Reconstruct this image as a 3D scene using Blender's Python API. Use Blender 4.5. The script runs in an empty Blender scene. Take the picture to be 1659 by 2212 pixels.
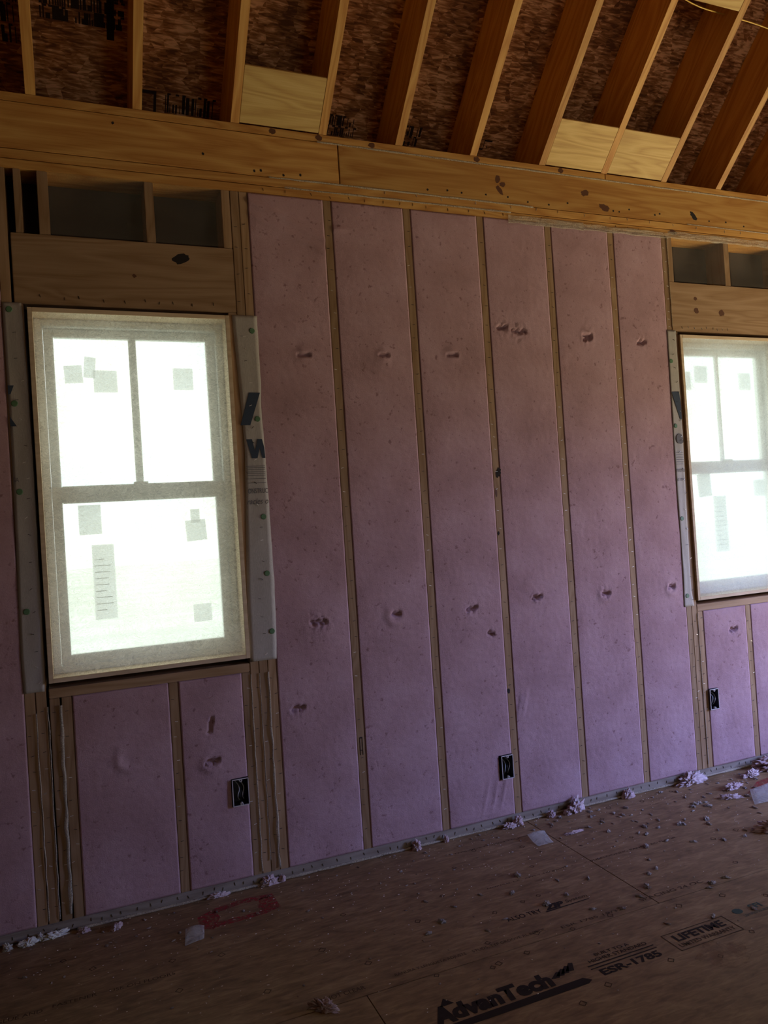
import bpy, bmesh, math, random
from mathutils import Vector, Matrix, noise as mnoise

# ------------------------------------------------------------------ camera, world, lights, exposure
scene = bpy.context.scene
C = scene.collection
random.seed(7)

def link(o):
    C.objects.link(o)
    return o

cam_d = bpy.data.cameras.new('camera')
cam = link(bpy.data.objects.new('camera', cam_d))
scene.camera = cam
cam_d.sensor_fit = 'VERTICAL'
cam_d.sensor_height = 36.0
cam_d.lens = 1650.0 / 2212.0 * 36.0
cam_d.clip_start = 0.05
yaw, pitch, roll = 0.38743, 0.01231, -0.06433
fw = Vector((math.sin(yaw)*math.cos(pitch), math.cos(yaw)*math.cos(pitch), math.sin(pitch)))
rt0 = Vector((math.cos(yaw), -math.sin(yaw), 0))
up0 = rt0.cross(fw)
rt = rt0*math.cos(roll) + up0*math.sin(roll)
up = up0*math.cos(roll) - rt0*math.sin(roll)
cam.matrix_world = Matrix(((rt.x, up.x, -fw.x, -1.17927), (rt.y, up.y, -fw.y, -3.35135), (rt.z, up.z, -fw.z, 1.5512), (0, 0, 0, 1)))

world = bpy.data.worlds.new('overcast_sky')
scene.world = world
world.use_nodes = True
wn = world.node_tree.nodes
_tc = wn.new('ShaderNodeTexCoord'); _nz = wn.new('ShaderNodeTexNoise'); _rp = wn.new('ShaderNodeValToRGB')
_nz.inputs['Scale'].default_value = 9.0; _nz.inputs['Detail'].default_value = 5.0; _nz.inputs['Roughness'].default_value = 0.65
_rp.color_ramp.elements[0].position = 0.40; _rp.color_ramp.elements[0].color = (0.80, 0.92, 0.93, 1)
_rp.color_ramp.elements[1].position = 0.56; _rp.color_ramp.elements[1].color = (1.04, 1.04, 0.95, 1)
world.node_tree.links.new(_tc.outputs['Generated'], _nz.inputs['Vector'])
world.node_tree.links.new(_nz.outputs['Fac'], _rp.inputs['Fac'])
world.node_tree.links.new(_rp.outputs['Color'], wn['Background'].inputs['Color'])
wn['Background'].inputs['Strength'].default_value = 2.1

def area(name, loc, direction, sx, sy, power, color):
    d = bpy.data.lights.new(name, 'AREA')
    d.shape = 'RECTANGLE'; d.size = sx; d.size_y = sy
    d.energy = power; d.color = color
    o = link(bpy.data.objects.new(name, d))
    o.location = loc
    o.rotation_euler = Vector(direction).to_track_quat('-Z', 'Z').to_euler()
    return o

# daylight entering through the open doorway in the right wall; the rear lamp is an added fill
# (a strip of blue sky above the tree line and the sunlit ground in front of the doorway, both outside the wall)
area('doorway_sky', (10.0, -6.5, 4.9), (-1, 0.5, -0.3), 6.0, 2.8, 3000, (0.27, 0.38, 1.0))
area('doorway_sunlit_ground', (6.9, -2.6, -0.45), (-0.15, 0.05, 1), 4.0, 4.2, 640, (1.0, 0.80, 0.48))
area('rear_fill', (1.9, -6.35, 1.5), (-0.05, 1, 0.12), 1.6, 1.5, 6, (1.0, 0.74, 0.60))  # fill lamp added behind the camera to lift shaded surfaces

vs = scene.view_settings
vs.view_transform = 'Standard'
vs.look = 'None'
vs.exposure = 0.0
vs.gamma = 1.0
vs.use_curve_mapping = False
scene.cycles.use_denoising = True
scene.cycles.max_bounces = 8
scene.cycles.diffuse_bounces = 4
scene.cycles.glossy_bounces = 2
scene.cycles.transparent_max_bounces = 12
scene.cycles.sample_clamp_indirect = 6.0
scene.cycles.caustics_reflective = False
scene.cycles.caustics_refractive = False

# ------------------------------------------------------------------ materials
def new_mat(name):
    m = bpy.data.materials.new(name)
    m.use_nodes = True
    nt = m.node_tree
    return m, nt, nt.nodes['Principled BSDF'], nt.nodes['Material Output']

def N(nt, t, **kw):
    n = nt.nodes.new(t)
    for k, v in kw.items():
        if k in n.inputs.keys():
            n.inputs[k].default_value = v
        else:
            setattr(n, k, v)
    return n

def ramp(nt, src, stops):
    r = nt.nodes.new('ShaderNodeValToRGB')
    el = r.color_ramp.elements
    while len(el) < len(stops):
        el.new(0.5)
    for e, (p, c) in zip(el, stops):
        e.position = p
        e.color = tuple(c) + (1,) if len(c) == 3 else c
    nt.links.new(src, r.inputs['Fac'])
    return r

def coords(nt, scale, rnd=0.0, kind='Object'):
    tc = nt.nodes.new('ShaderNodeTexCoord')
    mp = nt.nodes.new('ShaderNodeMapping')
    mp.inputs['Scale'].default_value = scale
    nt.links.new(tc.outputs[kind], mp.inputs['Vector'])
    if rnd:
        oi = nt.nodes.new('ShaderNodeObjectInfo')
        mu = N(nt, 'ShaderNodeMath', operation='MULTIPLY')
        mu.inputs[1].default_value = rnd
        nt.links.new(oi.outputs['Random'], mu.inputs[0])
        cb = nt.nodes.new('ShaderNodeCombineXYZ')
        for i in range(3):
            nt.links.new(mu.outputs[0], cb.inputs[i])
        nt.links.new(cb.outputs[0], mp.inputs['Location'])
    return mp

def pine(name, light, mid, dark, rough=0.6):
    m, nt, b, out = new_mat(name)
    L = nt.links.new
    mp = coords(nt, (0.9, 7, 7), 40)
    n1 = N(nt, 'ShaderNodeTexNoise', Scale=1.1, Detail=2.0, Distortion=0.4)
    L(mp.outputs[0], n1.inputs['Vector'])
    mul = N(nt, 'ShaderNodeMath', operation='MULTIPLY'); mul.inputs[1].default_value = 16
    L(n1.outputs['Fac'], mul.inputs[0])
    fr = N(nt, 'ShaderNodeMath', operation='PINGPONG'); fr.inputs[1].default_value = 1.0
    L(mul.outputs[0], fr.inputs[0])
    mp2 = coords(nt, (4, 160, 160), 20)
    n2 = N(nt, 'ShaderNodeTexNoise', Scale=1.0, Detail=4.0)
    L(mp2.outputs[0], n2.inputs['Vector'])
    mix = N(nt, 'ShaderNodeMath', operation='MULTIPLY_ADD'); mix.inputs[1].default_value = 0.45
    L(fr.outputs[0], mix.inputs[0])
    sc = N(nt, 'ShaderNodeMath', operation='MULTIPLY'); sc.inputs[1].default_value = 0.62
    L(n2.outputs['Fac'], sc.inputs[0]); L(sc.outputs[0], mix.inputs[2])
    r = ramp(nt, mix.outputs[0], [(0.18, light), (0.5, mid), (0.9, dark)])
    # per-board tint
    oi = nt.nodes.new('ShaderNodeObjectInfo')
    hv = N(nt, 'ShaderNodeHueSaturation')
    mr = N(nt, 'ShaderNodeMapRange'); mr.inputs['To Min'].default_value = 0.86; mr.inputs['To Max'].default_value = 1.12
    L(oi.outputs['Random'], mr.inputs['Value']); L(mr.outputs[0], hv.inputs['Value']); L(r.outputs[0], hv.inputs['Color'])
    L(hv.outputs[0], b.inputs['Base Color'])
    b.inputs['Roughness'].default_value = rough
    b.inputs['Specular IOR Level'].default_value = 0.25
    bp = N(nt, 'ShaderNodeBump', Strength=0.12, Distance=0.002)
    L(n2.outputs['Fac'], bp.inputs['Height']); L(bp.outputs[0], b.inputs['Normal'])
    return m

M = {}
M['pine'] = pine('framing_pine', (0.62, 0.35, 0.10), (0.54, 0.275, 0.070), (0.40, 0.165, 0.035))
M['pine_stud'] = pine('stud_pine', (0.42, 0.265, 0.145), (0.36, 0.22, 0.11), (0.27, 0.15, 0.065))
M['pine_pale'] = pine('pale_plywood', (0.70, 0.49, 0.18), (0.62, 0.41, 0.13), (0.48, 0.28, 0.08))
M['pine_grey'] = pine('netted_plate', (0.40, 0.33, 0.26), (0.33, 0.265, 0.20), (0.24, 0.18, 0.13))
M['jamb'] = pine('jamb_wood', (0.72, 0.56, 0.36), (0.66, 0.50, 0.31), (0.55, 0.40, 0.23))

def osb(name, cols, sc=1.0, rough=0.75, stretch=(1, 1, 1)):
    """flakes: three layers of stretched noise strands in different directions, broken by a cell mask"""
    m, nt, b, out = new_mat(name)
    L = nt.links.new
    tc = nt.nodes.new('ShaderNodeTexCoord')
    wn_ = N(nt, 'ShaderNodeTexNoise', Scale=9.0, Detail=2.0); L(tc.outputs['Object'], wn_.inputs['Vector'])
    wv = N(nt, 'ShaderNodeVectorMath', operation='MULTIPLY_ADD'); wv.inputs[1].default_value = (0.09, 0.09, 0.09)
    L(wn_.outputs['Color'], wv.inputs[0]); L(tc.outputs['Object'], wv.inputs[2])
    vor = N(nt, 'ShaderNodeTexVoronoi', Scale=17.0); L(wv.outputs[0], vor.inputs['Vector'])
    sep = nt.nodes.new('ShaderNodeSeparateColor'); L(vor.outputs['Color'], sep.inputs[0])
    vals = []
    for k, ang in enumerate((0.45, -0.8, 1.45)):
        mp = nt.nodes.new('ShaderNodeMapping')
        mp.inputs['Rotation'].default_value = (0, 0, ang); mp.inputs['Scale'].default_value = (12*sc, 75*sc, 9)
        mp.inputs['Location'].default_value = (k*3.1, k*1.7, 0)
        L(tc.outputs['Object'], mp.inputs['Vector'])
        n = N(nt, 'ShaderNodeTexNoise', Scale=1.0, Detail=3.0, Roughness=0.55, Distortion=0.6)
        L(mp.outputs[0], n.inputs['Vector']); vals.append(n.outputs['Fac'])
    def lt(src, t):
        q = N(nt, 'ShaderNodeMath', operation='GREATER_THAN'); q.inputs[1].default_value = t
        L(src, q.inputs[0]); return q.outputs[0]
    m1 = nt.nodes.new('ShaderNodeMix'); L(lt(sep.outputs[0], 0.4), m1.inputs[0]); L(vals[0], m1.inputs[2]); L(vals[1], m1.inputs[3])
    m2 = nt.nodes.new('ShaderNodeMix'); L(lt(sep.outputs[1], 0.7), m2.inputs[0]); L(m1.outputs[0], m2.inputs[2]); L(vals[2], m2.inputs[3])
    big = N(nt, 'ShaderNodeTexNoise', Scale=3.5, Detail=3.0); L(tc.outputs['Object'], big.inputs['Vector'])
    ad = N(nt, 'ShaderNodeMath', operation='MULTIPLY_ADD'); ad.inputs[1].default_value = 0.5
    L(big.outputs['Fac'], ad.inputs[0]); L(m2.outputs[0], ad.inputs[2])
    ad2 = N(nt, 'ShaderNodeMath', operation='MULTIPLY_ADD'); ad2.inputs[1].default_value = 0.14
    L(sep.outputs[2], ad2.inputs[0]); L(ad.outputs[0], ad2.inputs[2])
    r = ramp(nt, ad2.outputs[0], [(0.66, cols[0]), (0.84, cols[1]), (1.04 if False else 1.0, cols[2])])
    L(r.outputs[0], b.inputs['Base Color'])
    b.inputs['Roughness'].default_value = rough
    b.inputs['Specular IOR Level'].default_value = 0.3
    bp = N(nt, 'ShaderNodeBump', Strength=0.35, Distance=0.003)
    L(ad2.outputs[0], bp.inputs['Height']); L(bp.outputs[0], b.inputs['Normal'])
    return m
M['deck'] = osb('roof_strand_board', ((0.15, 0.062, 0.022), (0.42, 0.20, 0.08), (0.86, 0.56, 0.29)))

# subfloor: smoother resin-rich board
def subfloor():
    m, nt, b, out = new_mat('subfloor_panel')
    L = nt.links.new
    mp = coords(nt, (1, 2.4, 1))
    n1 = N(nt, 'ShaderNodeTexNoise', Scale=7.0, Detail=7.0, Distortion=0.8)
    L(mp.outputs[0], n1.inputs['Vector'])
    mp2 = coords(nt, (14, 60, 14))
    n2 = N(nt, 'ShaderNodeTexNoise', Scale=1.0, Detail=5.0, Distortion=1.0)
    L(mp2.outputs[0], n2.inputs['Vector'])
    av = N(nt, 'ShaderNodeMath', operation='MULTIPLY_ADD'); av.inputs[1].default_value = 0.5
    h = N(nt, 'ShaderNodeMath', operation='MULTIPLY'); h.inputs[1].default_value = 0.5
    L(n2.outputs['Fac'], h.inputs[0]); L(n1.outputs['Fac'], av.inputs[0]); L(h.outputs[0], av.inputs[2])
    r = ramp(nt, av.outputs[0], [(0.34, (0.15, 0.085, 0.036)), (0.5, (0.24, 0.142, 0.064)), (0.66, (0.35, 0.225, 0.11))])
    L(r.outputs[0], b.inputs['Base Color'])
    b.inputs['Roughness'].default_value = 0.55
    b.inputs['Specular IOR Level'].default_value = 0.35
    bp = N(nt, 'ShaderNodeBump', Strength=0.15, Distance=0.002)
    L(av.outputs[0], bp.inputs['Height']); L(bp.outputs[0], b.inputs['Normal'])
    return m
M['subfloor'] = subfloor()

def fiber(name, c1, c2, c3, bump=0.6):
    m, nt, b, out = new_mat(name)
    L = nt.links.new
    mp = coords(nt, (1, 1, 1), 30)
    n1 = N(nt, 'ShaderNodeTexNoise', Scale=5.0, Detail=4.0)
    n2 = N(nt, 'ShaderNodeTexNoise', Scale=190.0, Detail=5.0, Roughness=0.8)
    n3 = N(nt, 'ShaderNodeTexNoise', Scale=45.0, Detail=3.0)
    for n in (n1, n2, n3):
        L(mp.outputs[0], n.inputs['Vector'])
    a = N(nt, 'ShaderNodeMath', operation='MULTIPLY_ADD'); a.inputs[1].default_value = 0.42
    h = N(nt, 'ShaderNodeMath', operation='MULTIPLY'); h.inputs[1].default_value = 0.6
    L(n1.outputs['Fac'], h.inputs[0]); L(n2.outputs['Fac'], a.inputs[0]); L(h.outputs[0], a.inputs[2])
    r = ramp(nt, a.outputs[0], [(0.36, c1), (0.5, c2), (0.66, c3)])
    spot = ramp(nt, n3.outputs['Fac'], [(0.27, (0.55, 0.45, 0.45)), (0.36, (1, 1, 1))])
    mm = N(nt, 'ShaderNodeMixRGB', blend_type='MULTIPLY'); mm.inputs['Fac'].default_value = 0.8
    L(r.outputs[0], mm.inputs[1]); L(spot.outputs[0], mm.inputs[2])
    L(mm.outputs[0], b.inputs['Base Color'])
    b.inputs['Roughness'].default_value = 0.8
    b.inputs['Specular IOR Level'].default_value = 0.12
    bp = N(nt, 'ShaderNodeBump', Strength=bump, Distance=0.004)
    s = N(nt, 'ShaderNodeMath', operation='ADD')
    L(n2.outputs['Fac'], s.inputs[0]); L(n3.outputs['Fac'], s.inputs[1])
    L(s.outputs[0], bp.inputs['Height']); L(bp.outputs[0], b.inputs['Normal'])
    return m
M['pink'] = fiber('pink_loose_fiber', (0.42, 0.25, 0.25), (0.49, 0.30, 0.305), (0.56, 0.36, 0.37), 0.5)
M['tuft'] = fiber('pink_tuft', (0.56, 0.38, 0.37), (0.70, 0.52, 0.50), (0.80, 0.65, 0.62), 0.9)
M['bit'] = fiber('pale_fluff_bit', (0.66, 0.52, 0.42), (0.80, 0.66, 0.55), (0.90, 0.78, 0.68), 0.9)
M['tuft_white'] = fiber('cream_foam', (0.55, 0.50, 0.42), (0.70, 0.66, 0.56), (0.80, 0.77, 0.68), 0.5)

def plain(name, col, rough=0.6, metal=0.0, spec=0.4):
    m, nt, b, out = new_mat(name)
    n = N(nt, 'ShaderNodeTexNoise', Scale=40.0, Detail=3.0)
    r = ramp(nt, n.outputs['Fac'], [(0.3, tuple(c*0.85 for c in col)), (0.7, tuple(min(1, c*1.1) for c in col))])
    nt.links.new(r.outputs[0], b.inputs['Base Color'])
    b.inputs['Roughness'].default_value = rough
    b.inputs['Metallic'].default_value = metal
    b.inputs['Specular IOR Level'].default_value = spec
    return m
M['vinyl'] = plain('white_vinyl', (0.88, 0.88, 0.84), 0.45)
M['wrap'] = plain('house_wrap', (0.44, 0.39, 0.32), 0.55)
M['ink_blue'] = plain('blue_black_ink', (0.035, 0.05, 0.075), 0.7)
M['ink_grey'] = plain('grey_ink', (0.13, 0.12, 0.12), 0.7)
M['green_cap'] = plain('green_cap_plastic', (0.10, 0.20, 0.09), 0.5)
M['ink'] = plain('black_print', (0.035, 0.025, 0.022), 0.8, spec=0.1)
M['ink_soft'] = plain('faded_print', (0.085, 0.055, 0.035), 0.8, spec=0.1)
M['ink_green'] = plain('green_print', (0.07, 0.10, 0.085), 0.8, spec=0.1)
M['steel'] = plain('staple_glint', (0.90, 0.86, 0.78), 0.45, 0.6)  # pale tone paints in the glint on the brighter staples
M['steel_dark'] = plain('staple_dark', (0.03, 0.022, 0.018), 0.6, 0.2)  # darker copy of the staple metal, without the painted glint
M['knot'] = plain('knot_wood', (0.12, 0.045, 0.018), 0.6)
M['knot_black'] = plain('dark_hole', (0.02, 0.013, 0.01), 0.9)
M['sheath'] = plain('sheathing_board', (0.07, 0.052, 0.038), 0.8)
M['wall_plain'] = plain('unfinished_wall', (0.16, 0.09, 0.06), 0.8)
M['box_body'] = plain('box_plastic', (0.05, 0.055, 0.07), 0.4)
M['box_rim'] = plain('box_rim_plastic', (0.62, 0.58, 0.54), 0.4)
M['wire_white'] = plain('white_cable', (0.55, 0.55, 0.52), 0.4)
M['wire_yellow'] = plain('yellow_cable', (0.75, 0.50, 0.08), 0.4)
M['wire_black'] = plain('black_cable', (0.03, 0.03, 0.03), 0.4)
M['tear'] = plain('torn_fiber_shadow', (0.20, 0.10, 0.10), 0.9)
M['grass'] = plain('outside_ground', (0.74, 0.77, 0.70), 0.9)
M['leaves'] = plain('outside_leaves', (0.10, 0.17, 0.07), 0.9)
M['bark'] = plain('outside_bark', (0.16, 0.12, 0.09), 0.9)

def red_paint():
    m, nt, b, out = new_mat('red_spray_paint')
    L = nt.links.new
    mp = coords(nt, (1, 1, 1))
    n = N(nt, 'ShaderNodeTexNoise', Scale=55.0, Detail=5.0, Roughness=0.8)
    L(mp.outputs[0], n.inputs['Vector'])
    r = ramp(nt, n.outputs['Fac'], [(0.40, (0, 0, 0)), (0.60, (1, 1, 1))])
    b.inputs['Base Color'].default_value = (0.35, 0.02, 0.025, 1)
    b.inputs['Roughness'].default_value = 0.7
    L(r.outputs[0], b.inputs['Alpha'])
    return m
M['red'] = red_paint()

def stain():
    m, nt, b, out = new_mat('rust_stain')
    L = nt.links.new
    mp = coords(nt, (1, 1, 1))
    n = N(nt, 'ShaderNodeTexNoise', Scale=18.0, Detail=6.0, Roughness=0.7)
    L(mp.outputs[0], n.inputs['Vector'])
    r = ramp(nt, n.outputs['Fac'], [(0.45, (0, 0, 0)), (0.75, (0.8, 0.8, 0.8))])
    b.inputs['Base Color'].default_value = (0.24, 0.10, 0.03, 1)
    b.inputs['Roughness'].default_value = 0.5
    L(r.outputs[0], b.inputs['Alpha'])
    return m
M['stain'] = stain()

def film(name, opacity_lo, opacity_hi, col, scale=(1, 1, 1), transl=0.6, fib=60.0, soft=0.0, dist=2.5):
    """thin woven netting: part open, part light-scattering fibres"""
    m, nt, b, out = new_mat(name)
    nt.nodes.remove(b)
    L = nt.links.new
    mp = coords(nt, scale)
    n = N(nt, 'ShaderNodeTexNoise', Scale=fib, Detail=5.0, Roughness=0.7, Distortion=dist)
    n0 = N(nt, 'ShaderNodeTexNoise', Scale=4.0, Detail=3.0)
    L(mp.outputs[0], n.inputs['Vector']); L(mp.outputs[0], n0.inputs['Vector'])
    if dist > 5:     # long curly strands: stretched noise in a warped domain
        wz = N(nt, 'ShaderNodeTexNoise', Scale=11.0, Detail=4.0); L(mp.outputs[0], wz.inputs['Vector'])
        vm = N(nt, 'ShaderNodeVectorMath', operation='MULTIPLY_ADD'); vm.inputs[1].default_value = (0.15, 0.15, 0.15)
        L(wz.outputs['Color'], vm.inputs[0]); L(mp.outputs[0], vm.inputs[2])
        ms = nt.nodes.new('ShaderNodeMapping'); ms.inputs['Scale'].default_value = (60, 60, 230)
        L(vm.outputs[0], ms.inputs['Vector'])
        n.inputs['Scale'].default_value = 1.0; n.inputs['Distortion'].default_value = 0.4
        L(ms.outputs[0], n.inputs['Vector'])
    av = N(nt, 'ShaderNodeMath', operation='MULTIPLY_ADD'); av.inputs[1].default_value = 0.65
    h = N(nt, 'ShaderNodeMath', operation='MULTIPLY'); h.inputs[1].default_value = 0.35
    L(n0.outputs['Fac'], h.inputs[0]); L(n.outputs['Fac'], av.inputs[0]); L(h.outputs[0], av.inputs[2])
    mr = N(nt, 'ShaderNodeMapRange')
    mr.inputs['From Min'].default_value = 0.40; mr.inputs['From Max'].default_value = 0.62
    mr.inputs['To Min'].default_value = opacity_lo; mr.inputs['To Max'].default_value = opacity_hi
    L(av.outputs[0], mr.inputs['Value'])
    tr = nt.nodes.new('ShaderNodeBsdfTransparent')
    tl = nt.nodes.new('ShaderNodeBsdfTranslucent'); tl.inputs['Color'].default_value = col + (1,)
    df = nt.nodes.new('ShaderNodeBsdfDiffuse'); df.inputs['Color'].default_value = col + (1,)
    bp = N(nt, 'ShaderNodeBump', Strength=0.5, Distance=0.004)
    L(n.outputs['Fac'], bp.inputs['Height']); L(bp.outputs[0], df.inputs['Normal']); L(bp.outputs[0], tl.inputs['Normal'])
    m1 = nt.nodes.new('ShaderNodeMixShader'); m1.inputs[0].default_value = transl
    L(df.outputs[0], m1.inputs[1]); L(tl.outputs[0], m1.inputs[2])
    if soft:
        rf = nt.nodes.new('ShaderNodeBsdfRefraction'); rf.inputs['IOR'].default_value = 1.08
        rf.inputs['Roughness'].default_value = 0.9; rf.inputs['Color'].default_value = col + (1,)
        m3 = nt.nodes.new('ShaderNodeMixShader'); m3.inputs[0].default_value = soft
        L(m1.outputs[0], m3.inputs[1]); L(rf.outputs[0], m3.inputs[2])
        m1 = m3
    m2 = nt.nodes.new('ShaderNodeMixShader')
    L(mr.outputs[0], m2.inputs[0]); L(tr.outputs[0], m2.inputs[1]); L(m1.outputs[0], m2.inputs[2])
    L(m2.outputs[0], out.inputs['Surface'])
    return m
M['window_net'] = film('window_netting', 0.28, 0.78, (0.99, 0.94, 0.84), fib=42.0, transl=0.62, soft=0.30, dist=6.0)
M['window_net2'] = film('window_netting_thin', 0.56, 0.92, (0.93, 0.96, 0.94), fib=42.0, transl=0.62, soft=0.35, dist=6.0)
M['net'] = film('wall_netting', 0.05, 0.20, (0.62, 0.55, 0.42), fib=60.0, transl=0.3)
M['hem'] = film('netting_hem', 0.25, 0.85, (0.72, 0.62, 0.46), scale=(1, 1, 1), fib=90.0, transl=0.25)
M['plastic'] = film('clear_plastic_scrap', 0.30, 0.60, (0.72, 0.70, 0.66), fib=15.0, transl=0.3)
M['paper'] = film('sticker_paper', 0.86, 0.95, (0.85, 0.85, 0.85), fib=30.0, transl=0.9)

def glass():
    m, nt, b, out = new_mat('window_glass')
    nt.nodes.remove(b)
    L = nt.links.new
    tr = nt.nodes.new('ShaderNodeBsdfTransparent'); tr.inputs['Color'].default_value = (0.93, 0.97, 0.96, 1)
    gl = nt.nodes.new('ShaderNodeBsdfGlossy'); gl.inputs['Roughness'].default_value = 0.03
    mx = nt.nodes.new('ShaderNodeMixShader'); mx.inputs[0].default_value = 0.06
    L(tr.outputs[0], mx.inputs[1]); L(gl.outputs[0], mx.inputs[2]); L(mx.outputs[0], out.inputs['Surface'])
    return m
M['glass'] = glass()

# ------------------------------------------------------------------ object helpers
def tag(o, label, cat, group=None, kind=None):
    o['label'] = label
    o['category'] = cat
    if group: o['group'] = group
    if kind: o['kind'] = kind
    return o

def struct(o, label=None):
    o['kind'] = 'structure'
    if label: o['label'] = label
    return o

def build(name, bm, mat, parent=None, smooth=False, loc=None):
    bm.normal_update()
    me = bpy.data.meshes.new(name)
    bm.to_mesh(me); bm.free()
    if smooth:
        for p in me.polygons: p.use_smooth = True
    me.materials.append(M[mat] if isinstance(mat, str) else mat)
    o = link(bpy.data.objects.new(name, me))
    if loc is not None: o.location = loc
    if parent is not None: o.parent = parent
    return o

def empty(name, loc=(0, 0, 0), parent=None):
    o = link(bpy.data.objects.new(name, None))
    o.empty_display_size = 0.1
    o.location = loc
    if parent is not None: o.parent = parent
    return o

def bx(bm, x0, x1, y0, y1, z0, z1, bev=0.0):
    r = bmesh.ops.create_cube(bm, size=1.0)
    for v in r['verts']:
        v.co = Vector(((x0+x1)/2 + v.co.x*(x1-x0), (y0+y1)/2 + v.co.y*(y1-y0), (z0+z1)/2 + v.co.z*(z1-z0)))
    if bev:
        es = list({e for v in r['verts'] for e in v.link_edges})
        bmesh.ops.bevel(bm, geom=es, offset=bev, segments=2, affect='EDGES')

# lumber: local X is the grain.  orient 'h' along world X, 'v' upright
VERT = Matrix(((0, 1, 0, 0), (0, 0, 1, 0), (1, 0, 0, 0), (0, 0, 0, 1)))
def stud(x0, x1, z0, z1, label, name='wall_stud', cat='stud', group=None, mat='pine_stud', y0=0.0, depth=0.14):
    bm = bmesh.new()
    bx(bm, 0, z1-z0, -(x1-x0)/2, (x1-x0)/2, 0, depth, 0.002)
    o = build(name, bm, mat)
    o.matrix_world = Matrix.Translation(((x0+x1)/2, y0, z0)) @ VERT
    return tag(o, label, cat, group)

def plank(x0, x1, y0, y1, z0, z1, label, name, cat, mat='pine', group=None):
    bm = bmesh.new()
    bx(bm, 0, x1-x0, 0, y1-y0, 0, z1-z0, 0.0025)
    o = build(name, bm, mat, loc=(x0, y0, z0))
    if label: tag(o, label, cat, group)
    return o

def ribbon(pts, normal, w, seed, name, mat='hem', parent=None, amp=0.002, thick=0.0008, step=0.02):
    """thin wavy strip following a polyline, lying with its flat side along 'normal'"""
    rng = random.Random(seed)
    normal = Vector(normal)
    P = []
    for a, b in zip(pts[:-1], pts[1:]):
        a, b = Vector(a), Vector(b)
        n = max(1, int((b-a).length/step))
        for i in range(n):
            P.append(a.lerp(b, i/n))
    P.append(Vector(pts[-1]))
    bm = bmesh.new()
    rows = []
    for i, p in enumerate(P):
        t = (P[min(i+1, len(P)-1)] - P[max(i-1, 0)]).normalized()
        s = t.cross(normal).normalized()
        nz = mnoise.noise(Vector((i*0.23, seed*3.1, 0)))
        nz2 = mnoise.noise(Vector((i*0.31, seed*1.7, 5)))
        ww = w*(0.55 + 0.45*abs(1 + nz))
        c = p + normal*(amp*(0.5+nz)) + s*(amp*nz2)
        row = [bm.verts.new(c - s*ww/2), bm.verts.new(c + normal*(amp*0.9 + thick)), bm.verts.new(c + s*ww/2)]
        rows.append(row)
    for r0, r1 in zip(rows[:-1], rows[1:]):
        for k in range(2):
            bm.faces.new((r0[k], r0[k+1], r1[k+1], r1[k]))
    o = build(name, bm, mat, parent, smooth=True)
    sd = o.modifiers.new('thickness', 'SOLIDIFY'); sd.thickness = thick
    return o

# staples ---------------------------------------------------------
def staple_mesh(name, mat):
    bm = bmesh.new()
    bx(bm, -0.0064, 0.0064, -0.0022, -0.0004, -0.0009, 0.0009, 0.0005)
    bx(bm, -0.0058, -0.0045, -0.0016, 0.003, -0.0006, 0.0006)
    bx(bm, 0.0045, 0.0058, -0.0016, 0.003, -0.0006, 0.0006)
    me = bpy.data.meshes.new(name); bm.to_mesh(me); bm.free()
    me.materials.append(M[mat]); return me
ST1 = staple_mesh('staple', 'steel'); ST2 = staple_mesh('staple', 'steel_dark')
srng = random.Random(11)
def staple(parent, x, z, y=0.0, ang=0.0, dark=None):
    d = (srng.random() < 0.7) if dark is None else dark
    o = link(bpy.data.objects.new('staple', ST2 if d else ST1))
    bpy.context.view_layer.update() if False else None
    o.parent = parent
    pm = parent.matrix_world if parent.matrix_world != Matrix.Identity(4) else parent.matrix_basis
    o.matrix_local = parent.matrix_basis.inverted() @ Matrix.Translation((x, y, z)) @ Matrix.Rotation(ang, 4, 'Y')
    return o
def staple_row(parent, x, z0, z1, step=0.075, y=0.0, jx=0.008, bright_above=None):
    z = z0 + srng.uniform(0, step)
    while z < z1:
        dk = None if bright_above is None else not (bright_above[0] < z < bright_above[1])
        staple(parent, x + srng.uniform(-jx, jx), z, y, srng.uniform(-0.35, 0.35), dk)
        z += step*srng.uniform(0.7, 1.35)
def staple_line(parent, x0, x1, z, step=0.06, y=0.0, dark=True):
    x = x0
    while x < x1:
        staple(parent, x, z + srng.uniform(-0.006, 0.006), y, math.pi/2 + srng.uniform(-0.5, 0.3), dark)
        x += step*srng.uniform(0.7, 1.4)

# knots / nail marks ----------------------------------------------
def blob(name, parent, x, z, rx, rz, mat='knot', y=-0.0004, seed=0, ang=0.0):
    """irregular flat disc slightly proud of a face that looks toward -y"""
    rng = random.Random(seed + int(x*1000) + int(z*777))
    bm = bmesh.new()
    n = 18
    vs_ = []
    for i in range(n):
        a = 2*math.pi*i/n
        k = 1 + rng.uniform(-0.18, 0.18)
        px, pz = rx*k*math.cos(a), rz*k*math.sin(a)
        vs_.append(bm.verts.new((px*math.cos(ang)-pz*math.sin(ang), 0, px*math.sin(ang)+pz*math.cos(ang))))
    bm.faces.new(vs_)
    r = bmesh.ops.extrude_face_region(bm, geom=bm.faces[:])
    for v in [g for g in r['geom'] if isinstance(g, bmesh.types.BMVert)]:
        v.co.y += 0.002
    o = build(name, bm, mat)
    o.parent = parent
    o.matrix_local = parent.matrix_basis.inverted() @ Matrix.Translation((x, y, z))
    return o

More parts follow.
